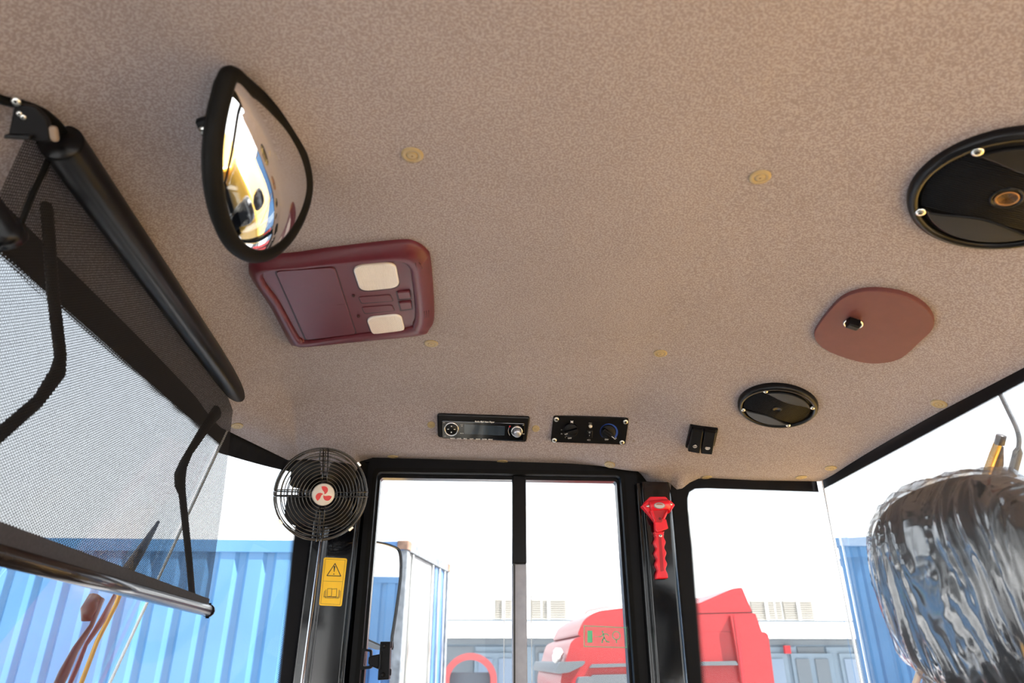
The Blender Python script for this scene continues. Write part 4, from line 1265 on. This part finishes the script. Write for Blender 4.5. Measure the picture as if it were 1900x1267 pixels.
# grip with finger waves
c0, c1 = (1222, 986), (1229.5, 1074)
nW = 44; Lp = []; Rp = []
for i in range(nW + 1):
    t = i / nW; cxp = 1223.5 + (1229 - 1223.5) * t; cyp = 986 + (1073 - 986) * t
    w = 9.0 + 1.6 * math.cos(2 * PI * (t * 4.3 + .02)) + (2.2 if t > .93 else 0) * ((t - .93) / .07) + (-1.5 if t < .05 else 0)
    Lp.append((cxp - w, cyp + .4)); Rp.append((cxp + w, cyp - .4))
gpoly = [Gq(*q, .012) for q in Lp + Rp[::-1]]
MB().prism(gpoly, -.001, .013, .002).build('grip', RED, ham)
MB().prism(round_corners([Gq(*q, .014) for q in [(1222, 995), (1227, 995), (1232, 1059), (1226, 1060)]], .001), .0125, .0134, 0).build('grip_groove', REDD, ham)
q = Gq(1225.5, 993.5, .014); screw(ham, q[0], q[1], .013, .0034)
q = Gq(1224.5, 962, .02); MB().prism(circ(.0028, 16, *q), .018, .0193).build('holder_hole', mat('dark_red_hole', (.12, .004, .006), .6), ham)

# ------------------------------------------------------------------ seat with clear film
seat = thing('driver_seat', 'black driver seat wrapped in crinkled clear plastic film', 'seat', Vector((0.54, 0.77, ZB)))
so = Vector((0.54, 0.77, ZB))
def pillow(c, half, ex, tilt, nu, nv, disp=None):
    vs = []; fs = []
    Rm = Matrix.Rotation(tilt, 3, 'Y')
    def sp_(v, e): return math.copysign(abs(v) ** e, v)
    for i in range(nv + 1):
        ph = -PI / 2 + PI * i / nv
        for j in range(nu):
            th = 2 * PI * j / nu
            x = sp_(math.cos(ph), ex[1]) * sp_(math.cos(th), ex[0]); y = sp_(math.cos(ph), ex[1]) * sp_(math.sin(th), ex[0]); z = sp_(math.sin(ph), ex[1])
            p = Vector((x * half[0], y * half[1], z * half[2]))
            if disp: p = p + disp(p, Vector((x, y, z)))
            vs.append(Rm @ p + Vector(c) - so)
    for i in range(nv):
        for j in range(nu):
            k = (j + 1) % nu; fs.append((i * nu + j, i * nu + k, (i + 1) * nu + k, (i + 1) * nu + j))
    return MB().add(vs, fs, True)
HC = Vector((0.560, 0.760, 0.072))
def film_disp(amp, seed, vert=True):
    def f(p, nrm):
        q = Vector((p.x * 14, p.y * 34 + 1.6 * noise.noise(Vector((p.y * 6, p.z * 6, seed))) + p.z * 5, p.z * 3.2 + seed))
        if not vert: q = Vector((p.x * 22, p.y * 22, p.z * 14 + seed))
        a = 1 - abs(noise.noise(q)) * 2.6
        b = 1 - abs(noise.noise(q * 2.3 + Vector((3, 1, 7)))) * 2.6
        c = noise.noise(Vector((p.x * 70, p.y * 90, p.z * 40 + seed)))
        e = 1 - abs(noise.noise(Vector((p.y * 75 + p.z * 12, p.z * 9, seed + p.x * 20)))) * 3
        h = max(0, a) ** 2 * 1.0 + max(0, b) ** 2 * .4 + max(0, e) ** 3 * .30 + c * .05
        d = nrm.copy(); d.normalize()
        return d * (amp * h + 0.0015)
    return f
pillow(HC, (0.055, 0.142, 0.116), (0.62, 0.78), math.radians(-8), 48, 32).build('headrest', CLOTH, seat)
pillow(HC, (0.0555, 0.143, 0.1170), (0.62, 0.78), math.radians(-8), 300, 190, film_disp(0.0060, 2.0)).build('headrest_film', FILM, seat)
pillow(Vector((0.545, 0.76, -0.405)), (0.075, 0.235, 0.325), (0.5, 0.35), math.radians(-8), 48, 32).build('backrest', CLOTH, seat)
pillow(Vector((0.545, 0.76, -0.405)), (0.078, 0.240, 0.330), (0.5, 0.35), math.radians(-8), 240, 160, film_disp(0.010, 5.0)).build('backrest_film', FILM, seat)
pillow(Vector((0.30, 0.76, -0.80)), (0.25, 0.24, 0.075), (0.4, 0.5), 0, 48, 24).build('cushion', CLOTH, seat)
MB().box((0.30 - 0.54, 0.76 - 0.77, (ZB + 0.47) / 2 - 0.05 - ZB + 0.0 - 0.16), (0.34, 0.34, 0.44)).build('seat_base', PLASTIC, seat)
for s_ in (-.06, .06):
    k = MB(); k.tube([HC + Vector((.01, s_, -.09)) - so, HC + Vector((.005, s_, -.20)) - so], .007, 10); k.build('headrest_post', STEEL, seat)

# ------------------------------------------------------------------ outside the glass: wipers, mirror, hose
def ext(pts, z):
    a, b = pts[-2], pts[-1]; return pts + [b + (b - a) * ((z - b.z) / (b.z - a.z))]
def wiper_front():
    t = thing('front_wiper', 'windscreen wiper with golden blade and brown-black arm below the blind', 'wiper', Vector((-0.62, 1.2, 0)))
    o = Vector((-0.62, 1.2, 0)); X = -0.64
    def q(px, py, x=X): return on_x(px, py, x) - o
    m = MB(); m.tube(ext([q(292, 972), q(262, 1020), q(228, 1075), q(216, 1120), q(180, 1190), q(142, 1290)], -.45), [.002, .006, .009, .004, .004, .004, .004], 8); m.build('blade', GOLD, t)
    m = MB(); m.tube([q(294, 968, X + .012), q(262, 1020, X + .012), q(228, 1072, X + .012)], [.003, .009, .012], 8); m.build('blade_shroud', WIPER, t)
    m = MB(); m.tube(ext([q(213, 1105, X + .012), q(190, 1150, X + .012), q(160, 1195, X + .012), q(140, 1245, X + .012), q(120, 1290, X + .012)], -.42), [.006, .008, .005, .006, .005, .005], 8, flat=.5, ref=(1, 0, 0)); m.build('blade_carrier', mat('maroon_metal', (.10, .025, .025), .4), t)
    m = MB(); m.tube(ext([q(188, 1110, X - .02), q(170, 1160, X - .02), q(140, 1205, X - .02), q(118, 1250, X - .02), q(95, 1300, X - .02)], -1.0), [.010, .006, .009, .013, .012, .014], 8, flat=.5, ref=(1, 0, 0)); m.build('arm', WIPER, t)
    m = MB(); m.tube([q(176, 1108, X - .03), q(164, 1130, X - .03), q(160, 1152, X - .03)], [.012, .013, .008], 10); m.build('pivot_cap', WIPER, t)
wiper_front()
def wiper_rear():
    o = Vector((0.86, 1.0, 0.2)); X = 0.86
    t = thing('rear_wiper', 'rear window wiper with golden blade above the plastic-wrapped headrest', 'wiper', o)
    def q(px, py, x=X): return on_x(px, py, x) - o
    m = MB(); m.tube(ext([q(1856, 812), q(1845, 840), q(1832, 875), q(1810, 940)], -.35), [.006, .0065, .0065, .006, .006], 10); m.build('blade', GOLD, t)
    m = MB(); m.tube([q(1858, 808), q(1854, 824)], .0075, 10); m.build('blade_tip', WIPER, t)
    m = MB(); m.tube(ext([q(1857, 828, X + .015), q(1853, 860, X + .015), q(1840, 900, X + .015)], -.50), [.004, .007, .006, .010], 8); m.build('arm', WIPER, t)
wiper_rear()
hs = MB(); X = 0.90
hs.tube(smooth_poly([on_x(1853, 725, X), on_x(1870, 760, X), on_x(1888, 800, X), on_x(1890, 830, X), on_x(1878, 880, X), on_x(1865, 930, X), Vector((X, on_x(1865, 930, X).y + .03, -.27))], 5, False), [.0035] * 16 + [.007] * 15, 8)
tag(hs.build('washer_hose', mat('slate_hose', (.07, .08, .10), .6)), 'slate grey washer hose outside the rear glass right of the wiper', 'hose')

# exterior mirror seen through the door glass
XMN = Vector((0.71, -0.70, 0.0)).normalized()
XM = frame(on_y(700, 1100, 1.95), XMN, (0, 0, 1))
xm = thing('door_mirror', 'rounded exterior mirror reflecting blue containers behind the door glass', 'mirror', XM)
def Xq(px, py): return loc2(XM, px, py)
mp_ = [Xq(630, 1000), Xq(690, 1003), Xq(728, 1012), Xq(742, 1024), Xq(744, 1060), Xq(740, 1100), Xq(728, 1180), Xq(720, 1205), Xq(640, 1150)]
mps = [tuple(v) for v in smooth_poly([Vector(v) for v in mp_], 4)]
if area2(mps) < 0: mps = mps[::-1]
MB().prism(mps, -.05, 0.0, 0).build('housing', PLASTIC, xm)
MB().ringprism(mps, inset(mps, .0045), 0, .006).build('housing_edge', SATIN, xm)
MB().prism(inset(mps, .0040), 0.0, .002, 0).build('reflector', CHROME, xm)
ma = MB(); ma.tube([Vector((*Xq(640, 985), -.02)), Vector((*Xq(690, 1003), -.02)), Vector((*Xq(735, 1014), -.02))], .006, 8); ma.build('mirror_arm', PLASTIC, xm)

# ------------------------------------------------------------------ yard and background
GZ = -3.4
tag(MB().box((0, 20, GZ - 0.1), (260, 260, 0.2)).build('ground', CONCRETE), kind='structure')

def container(label, corner, xdir, length, width, h, z0, mside, mend, cname='shipping_container', end_right=True, group='blue containers in the yard'):
    """corner = near right (seen) bottom corner; xdir = unit vector to the container's left; depth runs to its back"""
    xd = Vector((xdir[0], xdir[1], 0)).normalized(); yd = Vector((-xd.y, xd.x, 0))
    if yd.dot(Vector((corner[0], corner[1], 0))) < 0: yd = -yd
    M_ = Matrix((xd, yd, Vector((0, 0, 1)))).transposed().to_4x4(); M_.translation = Vector((corner[0], corner[1], z0))
    t = thing(cname, label, 'container', M_, group)
    def corr(a, b, n, inward, nm, m):
        a = Vector(a); b = Vector(b); L_ = (b - a).length; d = (b - a) / L_; w = L_ / n; prof = []
        for i in range(n):
            for f, dd in ((0, 0), (.25, 0), (.38, .036), (.62, .036), (.75, 0)):
                prof.append(a + d * (w * (i + f)) + Vector(inward) * dd)
        prof.append(b)
        vs = []; fs = []
        for p in prof: vs += [(p.x, p.y, .12), (p.x, p.y, h - .10)]
        for i in range(len(prof) - 1): fs.append((2 * i, 2 * i + 1, 2 * i + 3, 2 * i + 2))
        MB().add(vs, fs).build(nm, m, t)
    ns = int(length / .28)
    corr((.06, .02, 0), (length - .06, .02, 0), ns, (0, 1, 0), 'side_panel', mside)
    corr((.06, width - .02, 0), (length - .06, width - .02, 0), ns, (0, -1, 0), 'side_panel', mside)
    for nm, z in (('top_rail', h - .06), ('bottom_rail', .07)):
        for y in (.03, width - .03):
            MB().box((length / 2, y, z), (length - .1, .06, .12)).build(nm, mside, t)
        for x in (.03, length - .03):
            MB().box((x, width / 2, z), (.06, width - .1, .12)).build(nm, mend if x < 1 else mside, t)
    for x in (.07, length - .07):
        for y in (.07, width - .07):
            MB().box((x, y, h / 2), (.13, .13, h - .1)).build('corner_post', mend if x < 1 else mside, t)
            for z in (.05, h - .05): MB().bbox((x, y, z), (.17, .17, .12), .01).build('corner_casting', RUST if x < 1 else mside, t)
    MB().box((length / 2, width / 2, h - .09), (length - .1, width - .1, .04)).build('roof', mside, t)
    MB().box((length / 2, width / 2, .10), (length - .1, width - .1, .06)).build('deck', mside, t)
    # door end
    for k in (0, 1):
        y0 = .14 if k == 0 else width * .66; y1 = width * .64 if k == 0 else width - .14
        m_ = GREYP
        dm_ = MB(); nrib = 4; 
        dm_.box((.06, (y0 + y1) / 2, h / 2), (.05, y1 - y0, h - .26))
        dr = dm_.build('door_leaf', m_ if k == 0 else mend if mend is not WEATHER else BLUE2, t)
        for yy in (y0 + .2, y1 - .2):
            lb = MB(); lb.tube([(.01, yy, .14), (.01, yy, h - .14)], .018, 8); lb.build('lock_rod', STEEL, dr)
    corr((length - .02, .06, 0), (length - .02, width - .06, 0), 8, (-1, 0, 0), 'end_panel', mside)
    return t
WEATHER = mat('weathered_post_paint', (0.17, 0.18, 0.19), .7, var=.35, vscale=9)
hA = 4.5 / 2
cornerA = on_y(560, 1006, 7.45)
tA_ = container('blue corrugated container outside the windscreen, upper of its stack', (-1.55, 7.45), (-1, 0), 6.06, 2.30, hA, GZ + hA + .03, BLUE, BLUE)
tA2 = container('blue corrugated container outside the windscreen, lower of its stack', (-1.55, 7.45), (-1, 0), 6.06, 2.30, hA, GZ, BLUE, BLUE)
nB = on_z(757, 1008, 1.48); fB = on_z(835, 1052, 1.48)
dB = (fB - nB); wB = dB.length; dBn = dB.normalized(); xB = Vector((-dBn.y, dBn.x, 0))
container('pale grey rusty container end seen through the left half of the door window', (nB.x, nB.y), (xB.x, xB.y), 6.06, wB, 2.44, GZ + 2.47, BLUE2, WEATHER)
container('lower rusty container carrying the pale grey one beyond the door window', (nB.x, nB.y), (xB.x, xB.y), 6.06, wB, 2.44, GZ, BLUE2, WEATHER)
nC = on_z(1552, 1003, 1.48)
uC = Vector((nC.x, nC.y)).normalized(); eC = Vector((uC.y, -uC.x)); qC = Vector((nC.x, nC.y)) + eC * 6.06
container('blue container beyond the right side glass behind the headrest', qC, -eC, 6.06, 2.44, 2.44, GZ + 2.47, BLUE, BLUE)
container('lower blue container standing under the one beyond the right side glass', qC, -eC, 6.06, 2.44, 2.44, GZ, BLUE, BLUE)
# what the door mirror looks at: along the loader's flank to the rear
dM = on_y(712, 1100, 1.95); rM = dM.normalized(); rM = rM - 2 * rM.dot(XMN) * XMN
uD = Vector((rM.x, rM.y)).normalized(); eD = Vector((-uD.y, uD.x)); cD = Vector((dM.x, dM.y)) + uD * 12.6
pD = cD + eD * 9.0
container('blue container behind the loader seen only in the mirrors, upper of two', (cD - eD * 1.6), eD, 12.0, 2.44, 2.44, GZ + 2.47, BLUE, BLUE)
container('blue container behind the loader seen only in the mirrors, lower of two', (cD - eD * 1.6), eD, 12.0, 2.44, 2.44, GZ, BLUE, BLUE)

# white building with windows and a storefront
BY = 30.0
bd_ = thing('office_building', 'long white building with shuttered upper windows and grey-blue shopfront across the yard', 'building', Vector((10, BY, GZ)))
bo_ = Vector((10, BY, GZ))
def bp2(px, py, dy=0): return on_y(px, py, BY - dy) - bo_
zA = bp2(1300, 1185).z; zBn = bp2(1300, 1156).z; zW0 = bp2(1300, 1150).z; zW1 = bp2(1300, 1114).z
xl, xr = on_y(836, 1150, BY).x - 10.2, 22.0
def wallwin(m, xa, xb, za, zb, name, mm, dy=0.0, th=.3, par=None):
    o = MB().box(((xa + xb) / 2, th / 2 - dy, (za + zb) / 2), (xb - xa, th, zb - za)).build(name, mm, par or m); return o
wallwin(bd_, xl, xr, zBn, 9.3, 'upper_wall', WHITEWALL)
cn = wallwin(bd_, xl, xr, zA, zBn, 'canopy', WHITEWALL, 1.2, 1.5)
wallwin(bd_, xl, xr, zBn - .0, zBn + .06, 'canopy_flashing', SHOPD, 1.22, .3)
wallwin(bd_, xl, xr, 9.3, 9.5, 'parapet', WHITEWALL, .1, .5)
wallwin(bd_, xl, xr, 0, zA, 'shop_wall', SHOP, 0, .3)
wallwin(bd_, xl, xr, zA - .22, zA - .02, 'fascia', SHOPD, .15, .2)
for a, b in ((918, 950), (985, 1050), (1160, 1225), (1392, 1450), (1452, 1508), (1580, 1640)):
    x0 = bp2(a, 1130).x; x1 = bp2(b, 1130).x
    w = wallwin(bd_, x0, x1, zW0, zW1, 'window', SHUTTER, .03, .1)
    nsl = 9
    for k in range(nsl): wallwin(None, x0 + .04, x1 - .04, zW0 + (zW1 - zW0) * (k + .1) / nsl, zW0 + (zW1 - zW0) * (k + .8) / nsl, 'slat', SHUTTER, .07, .04, par=w)
    wallwin(None, (x0 + x1) / 2 - .05, (x0 + x1) / 2 + .05, zW0, zW1, 'window_bar', WHITEWALL, .12, .1, par=w)
x = xl
k = 0
while x < xr - 1.2:
    wallwin(bd_, x + .04, x + 1.16, .1, zA - .30, 'cladding_panel', SHOP if k % 3 else SHOPD, .06 if k % 2 else .04, .06); x += 1.2; k += 1
for a in (1386, 1470, 1000, 880, 1560):
    p = bp2(a, 1250); dd_ = wallwin(bd_, p.x, p.x + 1.7, .05, p.z + .75, 'shop_door', SHOP, .16, .1)
    for s_ in (.15, .95): wallwin(None, p.x + s_, p.x + s_ + .55, p.z - 1.2, p.z + .55, 'door_pane', PALEWIN if a != 1470 else SHOPD, .22, .06, par=dd_)
# red alarm box
p = bp2(1461, 1205, .3); wallwin(bd_, p.x - .12, p.x + .12, p.z - .15, p.z + .15, 'alarm_box', REDD, .35, .15)
# antennas / railing on the canopy
for i in range(22):
    xx = xl + i * 1.9
    MB().tube([(xx, -1.1, zBn), (xx, -1.1, zBn + .9)], .02, 6).build('rail_post', WHITEWALL, bd_)
m_ = MB(); m_.tube([(xl, -1.1, zBn + .9), (xr, -1.1, zBn + .9)], .02, 6); m_.build('hand_rail', WHITEWALL, bd_)

# pale tower far left
tw = thing('apartment_tower', 'faint pale apartment tower beyond the blue container left of the fan', 'building', on_y(455, 1000, 60))
def tp(px, py): return on_y(px, py, 60) - on_y(455, 1000, 60)
a = tp(425, 880); b = tp(560, 1100)
MB().box(((a.x + b.x) / 2, 3, (a.z + GZ - 15) / 2), (b.x - a.x, 6, a.z - GZ + 15 - 4)).build('tower_wall', WHITEWALL, tw)
TOWERWIN = mat('hazy_tower_glass', (.46, .52, .58), .3)
for i, py in enumerate((915, 945, 975)):
    for pxx in (462, 500, 530):
        c = tp(pxx, py); MB().box((c.x, -.1, c.z), (.8, .2, 1.0)).build('window', TOWERWIN, tw)
c = tp(441, 945); MB().box((c.x, -.3, c.z), (1.1, .5, 4.6)).build('balcony_column', WHITEWALL, tw)
for s_ in (-.6, .6): MB().box((c.x + s_, -.3, c.z), (.10, .6, 4.7)).build('balcony_edge', TOWERWIN, tw)

# red truck, side view, nose to the left
TY = 7.6
to = on_y(1230, 1267, TY); to.z = GZ
tr_ = thing('red_truck', 'red lorry cab with grey sun visor parked beyond the door and side glass', 'truck', to)
def T(px, py):
    p = on_y(px, py, TY) - to; return (p.x, p.z)
TM = Matrix(((1, 0, 0, 0), (0, 0, 1, 0), (0, 1, 0, 0), (0, 0, 0, 1)))   # local (x, z, depth) -> x,y(depth),z
def tprism(px, d0, d1, m, name, b=.03, r=.05, par=None):
    pts = [T(*q) if len(q) == 2 and abs(q[1]) > 50 else q for q in px]
    pl = round_corners(pts, r)
    mb = MB().prism(pl, d0, d1, 0)
    mb.v = [(x, z2, y) for (x, y, z2) in mb.v]
    return mb.build(name, m, par or tr_)
base = .9
xf, xb_ = T(1052, 1230)[0], T(1437, 1267)[0]
body = [(1060, 1187), (1085, 1178), (1200, 1172), (1425, 1172), (1437, 1267)]
bpts = [T(*q) for q in body] + [(xb_ + .02, base), (xf - .12, base), (xf - .10, 2.2), (T(1040, 1262)[0], T(1040, 1262)[1])]
def tprism2(pts, d0, d1, m, name, r=.04, par=None):
    mb = MB().prism(round_corners(pts, r), d0, d1, 0)
    mb.v = [(x, z2, y) for (x, y, z2) in mb.v]
    return mb.build(name, m, par or tr_)
tprism2(bpts, 0, 2.4, TRUCKRED, 'cab_shell', .06)
# high roof, front shell and rear spoiler panels with shadow gaps
tprism2([T(*q) for q in [(1072, 1180), (1086, 1148), (1112, 1132), (1172, 1125), (1250, 1122), (1287, 1140), (1290, 1172)]], .10, 2.3, TRUCKRED, 'high_roof', .06)
tprism2([T(*q) for q in [(1240, 1134), (1300, 1118), (1362, 1091), (1378, 1089), (1397, 1135), (1240, 1139)]], .02, 2.38, TRUCKRED, 'roof_spoiler', .02)
tprism2([T(*q) for q in [(1242, 1133), (1398, 1131), (1400, 1145), (1242, 1146)]], .04, 2.30, INK, 'shadow_gap', .005)
tprism2([T(*q) for q in [(1240, 1141), (1398, 1137), (1412, 1170), (1240, 1174)]], .0, 2.4, TRUCKRED, 'roof_side_panel', .02)
tprism2([T(*q) for q in [(1352, 1142), (1398, 1138), (1420, 1200), (1432, 1267), (1372, 1267), (1362, 1200)]], -.05, .1, TRUCKRED, 'side_deflector', .02)
tprism2([T(*q) for q in [(1358, 1142), (1361, 1142), (1372, 1200), (1378, 1267), (1374, 1267), (1366, 1200)]], -.056, .1, REDD, 'panel_gap', .004)
tprism2([T(*q) for q in [(1280, 1228), (1362, 1226), (1366, 1234), (1280, 1235)]], -.06, .1, TRUCKGREY, 'trim_strip', .01)
tprism2([T(*q) for q in [(1098, 1232), (1180, 1230), (1180, 1236), (1092, 1239)]], -.03, .1, TRUCKGREY, 'drip_rail', .01)
tprism2([T(*q) for q in [(1096, 1252), (1190, 1250), (1190, 1290), (1090, 1290)]], -.02, .1, TRUCKGREY, 'side_window', .03)
tprism2([T(*q) for q in [(1036, 1228), (1084, 1226), (1080, 1234), (1054, 1247), (1031, 1250), (1031, 1240)]], -.10, 2.5, TRUCKGREY, 'sun_visor', .02)
tprism2([T(*q) for q in [(1066, 1255), (1092, 1254), (1094, 1285), (1060, 1285)]], -.28, -.14, TRUCKGREY, 'side_mirror', .03)
for q in ((1042, 1212), (1040, 1220)):
    c = T(*q); MB().lathe([(.001, -.05), (.05, -.02), (.055, .03), (.03, .06)], 16, M=Matrix.Translation((c[0], .2, c[1])) @ Matrix.Rotation(-PI / 2, 4, 'Y')).build('roof_lamp', LENS, tr_)
h_ = MB(); c = [T(*q) for q in ((1092, 1146), (1100, 1138), (1130, 1132), (1172, 1128))]; h_.tube([(a, .3, b + .05) for a, b in c], .012, 6); h_.build('horn_tube', STEEL, tr_)
for xx in (xf + .45, xb_ + 1.4):
    for yy in (.18, 2.2):
        w = MB(); w.lathe([(.25, -.14), (.50, -.14), (.52, -.08), (.52, .08), (.50, .14), (.25, .14)], 28, M=Matrix.Translation((xx, yy, .52)) @ Matrix.Rotation(PI / 2, 4, 'X')); w.build('wheel', RUBBER, tr_)
MB().box(((xf + xb_) / 2 + 1.0, 1.2, .75), (xb_ - xf + 2.2, .9, .3)).build('chassis', TRUCKGREY, tr_)

# red arch built in place of a reflection low in the door window
ao = on_y(872, 1262, 22)
ar_ = thing('reflection_arch', 'red arch standing in for a reflection low in the door window', 'canopy', Vector((ao.x, 22, GZ)))
px_m = 22 / 1267 * 1.0
z0_ = ao.z - GZ
arcp = [(math.cos(PI * i / 24) * .78, math.sin(PI * i / 24) * .72) for i in range(25)]
mb = MB()
outer_ = [(x_, z0_ + z_) for x_, z_ in arcp]; inner_ = [(x_ * .76, z0_ + z_ * .74) for x_, z_ in arcp]
pl = [(.78, 0)] + outer_ + [(-.78, 0), (-.59, 0)] + inner_[::-1] + [(.59, 0)]
n_ = len(pl); vs = [(x_, 0, z_) for x_, z_ in pl] + [(x_, .5, z_) for x_, z_ in pl]; fs = []
half = 27
seq_o = [(.78, 0)] + outer_ + [(-.78, 0)]; seq_i = [(.59, 0)] + inner_ + [(-.59, 0)]
vs = []; fs = []
for a, b in zip(seq_o, seq_i): vs += [(a[0], 0, a[1]), (b[0], 0, b[1]), (b[0], .5, b[1]), (a[0], .5, a[1])]
for i in range(len(seq_o) - 1):
    for k in range(4):
        k2 = (k + 1) % 4; fs.append((i * 4 + k, i * 4 + k2, i * 4 + 4 + k2, i * 4 + 4 + k))
mb.add(vs, fs); mb.build('arch_hoop', mat('reflection_red', (.30, .05, .05), .6), ar_)
MB().box((0, .4, (z0_ + .2) / 2), (1.3, .1, z0_ + .2)).build('back_panel', SHOPD, ar_)

# orange-yellow bonnet behind the rear glass
hdn = thing('engine_bonnet', 'orange-yellow engine bonnet of the loader behind the cab', 'bonnet', Vector((2.55, 1.22, -1.6)))
mb = MB().prism(rrect(3.3, 3.0, .25, 5), .3, 1.33, .10, 4); mb.build('hood_shell', HOOD, hdn)
for s_ in (-1, 1):
    for k in range(5): MB().box((-.4 + .2 * k, s_ * 1.502, .8), (.12, .01, .5)).build('vent_grille', PLASTIC, hdn)
MB().box((0, 0, -.9), (1.9, 1.0, 1.8)).build('rear_frame', PLASTIC, hdn)
fe = thing('rear_fender', 'orange-yellow rear fender and step of the loader beside the open near door', 'fender', Vector((1.2, -1.05, -1.6)))
MB().prism(rrect(2.3, 1.45, .15, 5), 0, .85, .08, 4).build('fender_shell', HOOD, fe)
MB().box((0, .1, -.9), (1.6, .9, 1.8)).build('step_box', PLASTIC, fe)
# unseen loader front, added dark to cut ground bounce; dashboard added likewise
ff = thing('loader_front_blocker', 'unseen dark front section of the loader, added to block ground light', 'machine', Vector((-1.9, .65, GZ)))
MB().bbox((0, 0, 1.35), (2.3, 1.9, 2.0), .06).build('deck', PLASTIC, ff)
for s_ in (-1.35, 1.35):
    w_ = MB(); w_.lathe([(.45, -.3), (.82, -.3), (.92, -.2), (.92, .2), (.82, .3), (.45, .3)], 32, M=Matrix.Translation((-.1, s_, .92)) @ Matrix.Rotation(PI / 2, 4, 'X')); w_.build('wheel', RUBBER, ff)
for s_ in (-.55, .55): MB().bbox((-.1, s_, 2.2), (1.6, .14, .3), .03).build('boom_arm', HOOD, ff)
MB().box((0, 0, .3), (1.6, .9, .6)).build('axle_beam', PLASTIC, ff)
db = thing('dashboard', 'unseen black dashboard with a steering column, added to block ground light', 'dashboard', Vector((-.40, .65, ZB)))  # unseen; added to keep ground bounce off the headliner
MB().bbox((0, 0, .36), (.34, 1.25, .70), .04).build('console_body', PLASTIC, db)
st_ = MB(); st_.tube([(.10, .08, .60), (.24, .08, .86)], .03, 12); st_.build('steering_column', PLASTIC, db)
sw_ = MB(); cw = Vector((.25, .08, .88)); ax = Vector((.45, 0, .85)).normalized(); ux = ax.orthogonal().normalized(); vx = ax.cross(ux)
sw_.tube([cw + (ux * math.cos(2 * PI * i / 40) + vx * math.sin(2 * PI * i / 40)) * .20 for i in range(40)], .013, 8, closed=True)
wh = sw_.build('steering_wheel', PLASTIC, db)
for k in range(3):
    a_ = 2 * PI * k / 3; t_ = MB(); t_.tube([cw, cw + (ux * math.cos(a_) + vx * math.sin(a_)) * .20], .010, 8); t_.build('wheel_spoke', PLASTIC, wh)

# trees beyond the containers behind (seen in the door mirror)
def tree(x, y, h, lab):
    t = thing('leafy_tree', lab, 'tree', Vector((x, y, GZ)), 'trees behind the loader')
    MB().tube([(0, 0, 0), (.1, 0, h * .4), (0, .1, h * .75)], [.25, .18, .08], 10).build('trunk', BARK, t)
    vs = []; fs = []
    for i in range(5200):
        while True:
            p = Vector((random.uniform(-1, 1), random.uniform(-1, 1), random.uniform(-1, 1)))
            if p.length < 1: break
        p = p * (1 + .35 * noise.noise(p * 2.2 + Vector((x, 0, 0))))
        p = Vector((p.x * h * .33, p.y * h * .33, h * .72 + p.z * h * .30)); s_ = .16
        d1 = Vector((random.gauss(0, 1), random.gauss(0, 1), random.gauss(0, 1))).normalized(); d2 = d1.orthogonal().normalized()
        o = len(vs); vs += [p - d1 * s_, p + d2 * s_ * .5, p + d1 * s_, p - d2 * s_ * .5]; fs.append((o, o + 1, o + 2, o + 3))
    MB().add(vs, fs).build('foliage', LEAF, t)['kind'] = 'stuff'
t1p = cD + uD * 7 - eD * 1.9; t2p = cD + uD * 9.5 + eD * 3.4
tree(t1p.x, t1p.y, 5.9, 'taller green tree behind the containers at the rear of the loader')
tree(t2p.x, t2p.y, 5.6, 'shorter green tree behind the containers at the rear of the loader')
